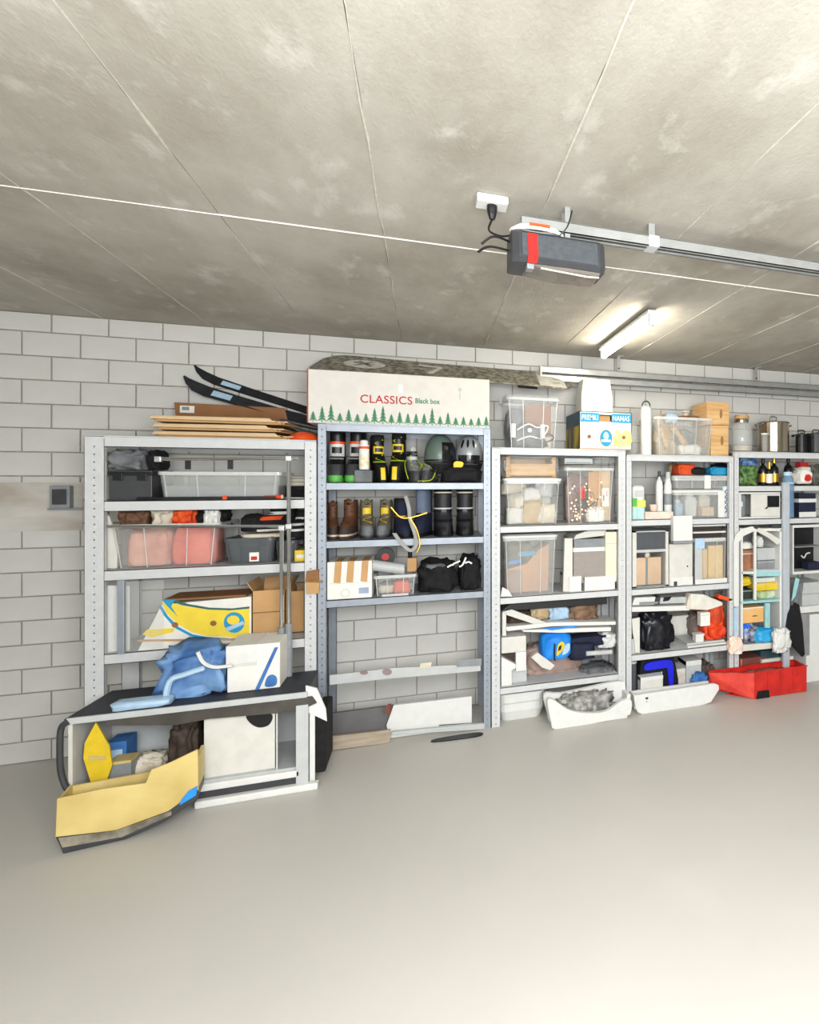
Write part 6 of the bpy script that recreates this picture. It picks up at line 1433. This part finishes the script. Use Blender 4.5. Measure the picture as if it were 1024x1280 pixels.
# first bay: bag, bottles
z = U5[1]
heap('leaf_bag', 'green leaf printed bag at the end of the bottle shelf', 'bag', 925, 951, 580, z, -.42, .22, M_LEAFBAG, 171, .3, 10)
heap('blue_pack', 'blue and white printed pack lying on the green leaf bag', 'packet', 926, 950, 571, z + .09, -.34, .16, mat('blue_white_pack', (30, 74, 150), .5, rgb2=(150, 180, 206), scale=16), 172, .25, 7)
WB = [(.95, 0), (1, .02), (1, .52), (.85, .64), (.34, .74), (.32, .96), (.36, .97), (.36, 1.0)]
for px, py, m_foil, lb in ((957, 572, M_GOLD, 'dark wine bottle with gold label beside the leaf bag'), (971, 572, M_GOLD, 'dark wine bottle with gold neck and gold label'), (989, 571, M_PAPER, 'dark wine bottle with pale foil neck behind blue bottle')):
    bottle('wine_bottle', lb, 'bottle', px, 5.2, py, z, -.40 if px < 980 else -.36, M_GLASSDK, WB, (('label', 1.02, .12, 1.02, .42, m_foil if px < 980 else M_CREAM), ('foil', .40, .80, .40, 1.005, M_GOLD if px == 971 else M_BLACK)), 'wine bottles')
bottle('prosecco_bottle', 'small gold labelled bottle standing between the dark wine bottles', 'bottle', 964, 3.6, 578, z, -.43, M_GLASSDK, WB, (('label', 1.03, .1, 1.03, .5, M_PAPER), ('foil', .45, .7, .45, 1.005, M_GOLD)))
bottle('water_bottle', 'tall pale blue plastic bottle standing before the grey divider', 'bottle', 990, 7, 590, U5[2] + .003, -.52, M_BLUEGLASS, [(.92, 0), (1, .03), (1, .72), (.9, .8), (.9, .86), (.7, .9), (.7, .93)], (('cap', .72, .92, .68, 1.0, M_PALEBLUE), ('ring', 1.02, .74, 1.02, .77, M_PALEBLUE))) if False else None
bottle('water_bottle', 'tall pale blue plastic bottle standing before the dark wine bottle', 'bottle', 989.5, 6.8, 590, U5[2] + .002, -.475, M_BLUEGLASS, [(.92, 0), (1, .03), (1, .72), (.9, .8), (.9, .86), (.7, .9), (.7, .93)], (('cap', .72, .92, .68, 1.0, M_PALEBLUE), ('ring', 1.02, .74, 1.02, .77, M_PALEBLUE)))
t, w, h, d = carton('small dark red box behind the white bag on bottle shelf', 1001, 1011, 578, z + .07, -.30, .08, M_RED, 'red_box', 'box'); MB().box(-w*.3, w*.3, -d/2 - .001, -d/2, h*.3, h*.6).build('print', M_BRICKRED, t); MB().box(-w*.5, w*.5, -d/2, d/2, -.066, -.002).build('stand', M_DKBROWN, t)
t = heap('white_print_bag', 'white bag with a red rose print on the bottle shelf', 'bag', 1000, 1019, 584, z + .01, -.43, .14, M_PAPER, 173, .2, 7)
rr_ = MB().prism(smooth_closed([(-.025, .03), (.0, .02), (.026, .035), (.02, .065), (0, .075), (-.02, .06)], 3), -.085, -.05).build('rose_print', M_RED, t)
heap('dark_green_bag', 'dark crumpled bag at the end of the bottle shelf', 'bag', 1014, 1040, 580, z, -.38, .2, mat('dark_olive', (70, 70, 62), .6, rgb2=(110, 108, 96), scale=12), 174, .3)
# white cabinet under the bottles
t = thing('white_cabinet', 'small white cabinet with a black square window under wine bottles', 'cabinet', ((X(925, -.44) + X(977, -.44))/2, -.26, U5[2] + .002)); w = X(977, -.44) - X(925, -.44); h = U5[1] - .05 - U5[2] - .003; d = .33
xo = lambda px: X(px, -.44) - t.location.x
MB().box(-w/2, w/2, d/2 - .01, d/2, 0, h).build('back', M_OFFWHITE, t); MB().box(-w/2, w/2, -d/2, d/2, 0, .012).build('base', M_WHITE, t); MB().box(-w/2, w/2, -d/2, d/2, h - .012, h).build('top', M_WHITE, t)
MB().box(-w/2, -w/2 + .02, -d/2, d/2, .012, h - .012).build('side', M_WHITE, t); MB().box(w/2 - .01, w/2, -d/2, d/2, .012, h - .012).build('side', M_WHITE, t)
MB().box(xo(941), xo(976), -d/2 + .004, -d/2 + .02, .013, h - .013).build('door', M_OFFWHITE, t, bevel=.003)
MB().box(xo(961), xo(975.5), -d/2 - .002, -d/2 + .006, h*.42, h*.86).build('window', M_BLACK, t); MB().prism([(xo(957.5), h*.36), (xo(960), h*.36), (xo(962.5), h*.44), (xo(960.5), h*.44)], -d/2 - .002, -d/2 + .006).build('latch', M_BLACK, t)
MB().box(xo(927), xo(935), -d/2 + .06, -d/2 + .15, .013, h*.42).build('dark_box', M_GREYPL, t); MB().box(xo(927), xo(934), -d/2 + .05, -d/2 + .14, h*.45, h*.64).build('white_block', M_WHITE, t); MB().box(xo(935), xo(941), -d/2 + .1, -d/2 + .16, .013, h*.9).build('grey_panel', M_GREYPL, t)
# right of the divider: stacked boxes
t, w, h, d = carton('navy box with white slanted lid beside blue plastic bottle', 999, 1020, 617, U5[2] + .002, -.44, .3, M_NAVY, 'navy_box', 'box'); MB().box(-w/2 - .004, w/2 + .004, -d/2 - .006, d/2, h*.62, h*.78).build('white_band', M_WHITE, t, bevel=.003); MB().box(-w/2, w/2, -d/2 - .004, -d/2, h*.0, h*.22).build('white_base', M_WHITE, t)
t = thing('divider_post', 'wide pale grey upright post standing between arched cabinet and black box', 'post', (X(983.5, -.49), -.48, 0)); w = X(987.5, -.49) - X(979.5, -.49); h = Z(982, 604, -.49)
MB().box(-w/2, w/2, -.012, .02, 0.0, h).build('post', mat('blue_grey_metal', (176, 182, 188), .45, var=.04), t, bevel=.006); MB().box(-w/2, w/2, -.014, .024, h, h + .006).build('cap', M_LTGREY, t); MB().box(-w/2 - .006, w/2 + .006, -.018, .03, 0, .008).build('foot', M_DKGREY, t)

# arched cabinet
z0 = U5[3] + .003 if False else 0
yf = -.47
t = thing('arched_cabinet', 'white cabinet with an arched double window and shelves of colours', 'cabinet', ((X(918, yf) + X(977, yf))/2, -.28, Z(947, 812, yf))); B = t.location
def ac(nm, lst, m_, y=yf, dd_=.02, bv=.002): return part_panel(nm, t, lst, y, dd_, m_, bv)
ac('side', [(926.6, 799), (929, 799), (929, 662), (926.6, 662)], M_WHITE, yf, .3); ac('side', [(975, 796), (977.5, 796), (977.5, 662), (975, 662)], M_WHITE, yf, .3)
ac('back', [(925, 782), (970, 781), (970, 668), (925, 668)], M_GREYPL, -.16, .01, 0); ac('top', [(926.6, 664), (977.5, 664), (977.5, 660.5), (926.6, 660.5)], M_WHITE, yf, .3)
ac('frame', [(918, 758), (924, 758), (924, 678), (930, 670), (943, 664), (945, 660), (941, 658), (928, 661), (921, 668), (918, 678)], M_WHITE, yf - .01, .02)
ac('frame', [(946, 664), (962, 673), (972, 681), (975, 679), (975, 674), (962, 666), (948, 659)], M_OFFWHITE, yf - .01, .02)
ac('mullion', [(943, 750), (946, 750), (946, 662), (943, 662)], M_WHITE, yf - .008, .018)
ac('knob', oval(946, 659, 3, 2, 8), M_DKGREY, yf - .02, .01, 0)
for a, b, py in ((927, 944, 716), (944, 975, 714)): ac('shelf', [(a, py + 1.5), (b, py + 1.5), (b, py - 1.5), (a, py - 1.5)], M_WHITE, yf + .0, .28)
ac('teal_shelf', [(927, 755), (975, 752), (975, 749), (927, 752)], M_TEAL, yf - .005, .3); ac('teal_tray', [(944, 721), (976, 720), (976, 713.5), (944, 713.5)], M_TEAL, yf - .004, .2)
ac('teal_post', [(957, 785), (963, 785), (963, 754), (957, 754)], M_TEAL, yf - .004, .02); ac('dark_back', [(944, 776), (972, 775), (972, 756), (944, 758)], mat('dark_teal', (40, 70, 74), .6), -.22, .02, 0)
ac('leg', [(918, 810), (922, 810), (922, 760), (918, 760)], M_PALEBLUE, yf - .004, .02)
ac('floor_board', [(921, 815), (972, 810), (972, 803), (921, 807)], M_OFFWHITE, yf - .02, .03)
ybk = -.40
zs = lambda py: Z(950, py, ybk)
def inarch(nm, lab, ct, p0_, p1_, pyt, pyb, m_, sd=None, y=ybk, dd_=.12, amp=.2):
    zz = Z((p0_ + p1_)/2, pyb, y)
    if sd is None:
        t_, w_, h_, d_ = carton(lab, p0_, p1_, pyt, zz, y, dd_, m_, nm, ct); MB().box(-w_*.5, w_*.5, -d_/2 - .001, -d_/2, h_*.80, h_*.86).build('edge', M_LTGREY, t_); return t_
    return heap(nm, lab, ct, p0_, p1_, pyt, zz, y, dd_, m_, sd, amp)
inarch('brown_box', 'brown box behind the narrow arched window pane', 'box', 925, 942, 688, 714, mat('rust_box', (146, 98, 70), .7, rgb2=(176, 120, 84), scale=12))
inarch('white_fold', 'white folded cloth lying above brown box in arched cabinet', 'cloth', 925, 943, 678, 687, M_PAPER, 181)
inarch('pale_basin', 'pale grey basin behind the wide arched window pane', 'basin', 947, 975, 685, 700, M_LTGREY)
inarch('grey_case', 'dark grey case below the pale basin in arched cabinet', 'case', 947, 975, 700.5, 713, M_GREYPL)
inarch('white_bundle', 'white cloth bundle hanging at the top of arched cabinet', 'cloth', 948, 956, 671, 684.5, M_WHITE, 182)
inarch('yellow_wedge', 'bright yellow wedge tucked in arched cabinet beside dark box', 'wedge', 924, 942, 722, 733, M_YELLOWPL, 183)
inarch('dark_green_box', 'dark green box in lower corner of the arched cabinet', 'box', 925, 941, 737, 749, mat('dark_green', (44, 54, 44), .6))
inarch('white_rack', 'white ribbed rack above the yellow box in arched cabinet', 'rack', 945, 975, 722, 728, M_WHITE)
inarch('yellow_case', 'long yellow case in arched cabinet below the white rack', 'case', 944, 976, 728.5, 738, M_YELLOWPL, None, -.43)
inarch('green_white_cloth', 'green and white patterned cloth under the long yellow case', 'cloth', 945, 975, 738.5, 748, mat('green_white', (150, 170, 80), .7, rgb2=(206, 216, 200), scale=14), 184)
# below the arch
zb = Z(947, 804, -.46)
t, w, h, d = carton('tan rounded box with a dark mark under the teal shelf', 929, 955, 759, Z(938, 779, -.44), -.44, .2, mat('apricot_box', (232, 188, 126), .6, rgb2=(220, 170, 104), scale=4), 'tan_box', 'box'); MB().box(-w*.05, w*.16, -d/2 - .002, -d/2, h*.40, h*.46).build('dark_mark', M_DKBROWN, t); MB().box(-w/2 - .003, w/2 + .003, -d/2 - .003, d/2, h*.93, h*.99).build('white_edge', M_PAPER, t)
heap('bright_blue_cloth', 'bright blue cloth heaped beside navy cloth under the tan box', 'cloth', 926, 940, 778, Z(932, 796, -.44), -.445, .14, mat('vivid_blue', (30, 100, 226), .6, rgb2=(50, 130, 236), scale=10), 191, .35, 10)
heap('navy_white_cloth', 'navy and white crumpled cloth under the tan box', 'cloth', 930, 952, 783, Z(940, 803, -.46), -.46, .16, mat('navy_white', (20, 32, 70), .8, rgb2=(170, 176, 186), scale=26), 192, .35, 12)
heap('cyan_bag', 'shiny cyan blue bag lying below the teal post', 'bag', 946, 974, 786, Z(960, 802, -.46), -.49, .14, mat('cyan_bag', (30, 146, 206), .35, rgb2=(60, 170, 220), scale=6), 193, .2, 6)
heap('white_peach_cloth', 'pale peach cloth hanging over the edge of the cream board', 'cloth', 913, 931, 798, Z(922, 817, -.49), -.52, .08, mat('peach_cloth', (230, 200, 180), .85, rgb2=(236, 224, 212), scale=10), 194, .3)
heap('white_tangle', 'white looped straps beside cyan bag at the grey post', 'straps', 968, 990, 786, Z(979, 813, -.50), -.56, .05, M_WHITE, 195, .45, 10)
t, w, h, d = carton('faded maroon carton under the cream board behind red crate', 927, 958, 822, .15, -.40, .2, M_BRICKRED, 'maroon_carton', 'box'); MB().box(-w/2 - .012, -w/2, -d/2 - .01, d/2, 0, h).build('pink_side', M_REDCLOTH, t); MB().box(-w/2, w/2, -d/2, d/2, -.146, -.001).build('lower_box', M_BRICKRED, t)
t = thing('white_step', 'flat pale step board with dark teal base beside red crate', 'board', (X(980, -.50), -.32, .0)); zq = Z(980, 826, -.5); w = X(1000, -.5) - X(960, -.5)
MB().box(-w/2, w/2, -.10, .12, zq - .035, zq).build('board', mat('cream_step', (206, 208, 192), .6), t, bevel=.003); MB().box(-w/2, w/2*.6, -.08, .12, zq, zq + .06).build('teal_back', mat('dark_teal', (40, 70, 74), .6), t); MB().box(-w/2, w/2 - .02, -.02, .12, 0, zq - .036).build('support', M_BRICKRED, t)
# black box and grey panels at the frame edge
t = thing('black_box', 'black open box in a white frame at the shelf end', 'box', ((X(991, -.44) + X(1032, -.44))/2, -.28, Z(1010, 717, -.44))); w = X(1032, -.44) - X(991, -.44); h = Z(1010, 656, -.44) - t.location.z
MB().box(-w/2, w/2, -.16, .14, 0, .02).build('frame', M_WHITE, t); MB().box(-w/2, w/2, -.16, .14, h - .02, h).build('frame', M_WHITE, t); MB().box(-w/2, -w/2 + .012, -.16, .14, .02, h - .02).build('frame', M_WHITE, t); MB().box(w/2 - .012, w/2, -.16, .14, .02, h - .02).build('frame', M_WHITE, t)
MB().box(-w/2 + .012, w/2 - .012, -.02, .13, .02, h - .02).build('interior', M_BLACK, t); MB().box(-w*.4, w*.4, -.15, -.02, h*.54, h*.56).build('shelf', M_GREYPL, t)
MB().tube(curve([(w*.05, -.03, h*.33), (w*.12, -.04, h*.28), (w*.2, -.035, h*.36), (w*.3, -.04, h*.38)], 4), .006, 6).build('white_cable', M_WHITE, t); MB().box(w*.02, w*.4, -.14, -.04, .021, h*.22).build('navy_bundle', M_NAVY, t, bevel=.01)
t, w, h, d = carton('pale grey carton wall under the black box at frame edge', 1003, 1030, 728, Z(1015, 757, -.44), -.44, .25, M_LTGREY, 'grey_carton', 'box'); MB().box(-w/2, w/2, -d/2 - .002, -d/2, h*.5, h*.52).build('seam', M_GREYPL, t); MB().box(-w/2 - .05, w/2, -d/2 - .01, d/2, -.05, -.001).build('shelf_board', M_WHITE, t)
t, w, h, d = carton('tall white panel box on the floor at the frame edge', 1008, 1030, 768, .0, -.46, .25, M_WHITE, 'white_case', 'box'); MB().box(-w/2 - .001, -w/2 + .03, -d/2 - .002, -d/2, h*.4, h).build('grey_strip', M_GREYPL, t)
t = thing('black_jacket', 'black jacket hanging in a long triangle beside the grey post', 'jacket', (X(996, -.5), -.49, 0)); 
part_panel('body', t, [(983, 788), (992, 808), (1004, 822), (1007, 818), (1004, 780), (1000, 756), (993, 752), (986, 768)], -.51, .03, M_BLACKCLOTH, .01); part_panel('collar', t, [(990, 757), (999, 754), (1004, 738), (1005, 728), (998, 730), (996, 744)], -.505, .02, M_GREYCLOTH, .004); part_panel('strap', t, [(990, 752), (995, 745), (1000, 724), (995, 722), (992, 738)], -.508, .008, M_TEAL, .002)

# ------------------------------------------------------------------ third level: pieces that sit on a part
SUB = {'latch': 'lid', 'label_print': 'label', 'sticker_print': 'sticker', 'oval_figure': 'oval_print', 'oval_band': 'oval_print', 'oval_border': 'oval_print', 'oval_banana': 'oval_print',
       'emblem_mark': 'emblem', 'window': 'door', 'badge_mark': 'badge', 'vent': 'shell', 'visor': 'shell', 'goggle_lens': 'visor', 'button_panel': 'body', 'coil_tie': 'cable_coil',
       'buckle': 'cuff', 'rib': 'body', 'clip': 'body', 'cap_print': 'cap', 'hand_slot': 'board', 'rocker': 'body', 'label_print': 'shipping_label', 'dark_inset': 'grey_box', 'rose_print': 'body'}
for o in list(COL.objects):
    if o.type != 'MESH' or not o.parent or o.parent.parent: continue
    want = SUB.get(o.name.split('.')[0])
    if not want: continue
    for c in o.parent.children:
        if c is not o and c.name.split('.')[0] == want and c.location.length < 1e-6 and Vector(c.rotation_euler).length < 1e-6:
            if not [q for q in COL.objects if q.parent is o]: o.parent = c
            break
rose = [o for o in COL.objects if o.name.startswith('rose_print')]
bag = bpy.data.objects['white_print_bag']
for o in rose:
    o.location = (0, 0, 0); o.parent = bag
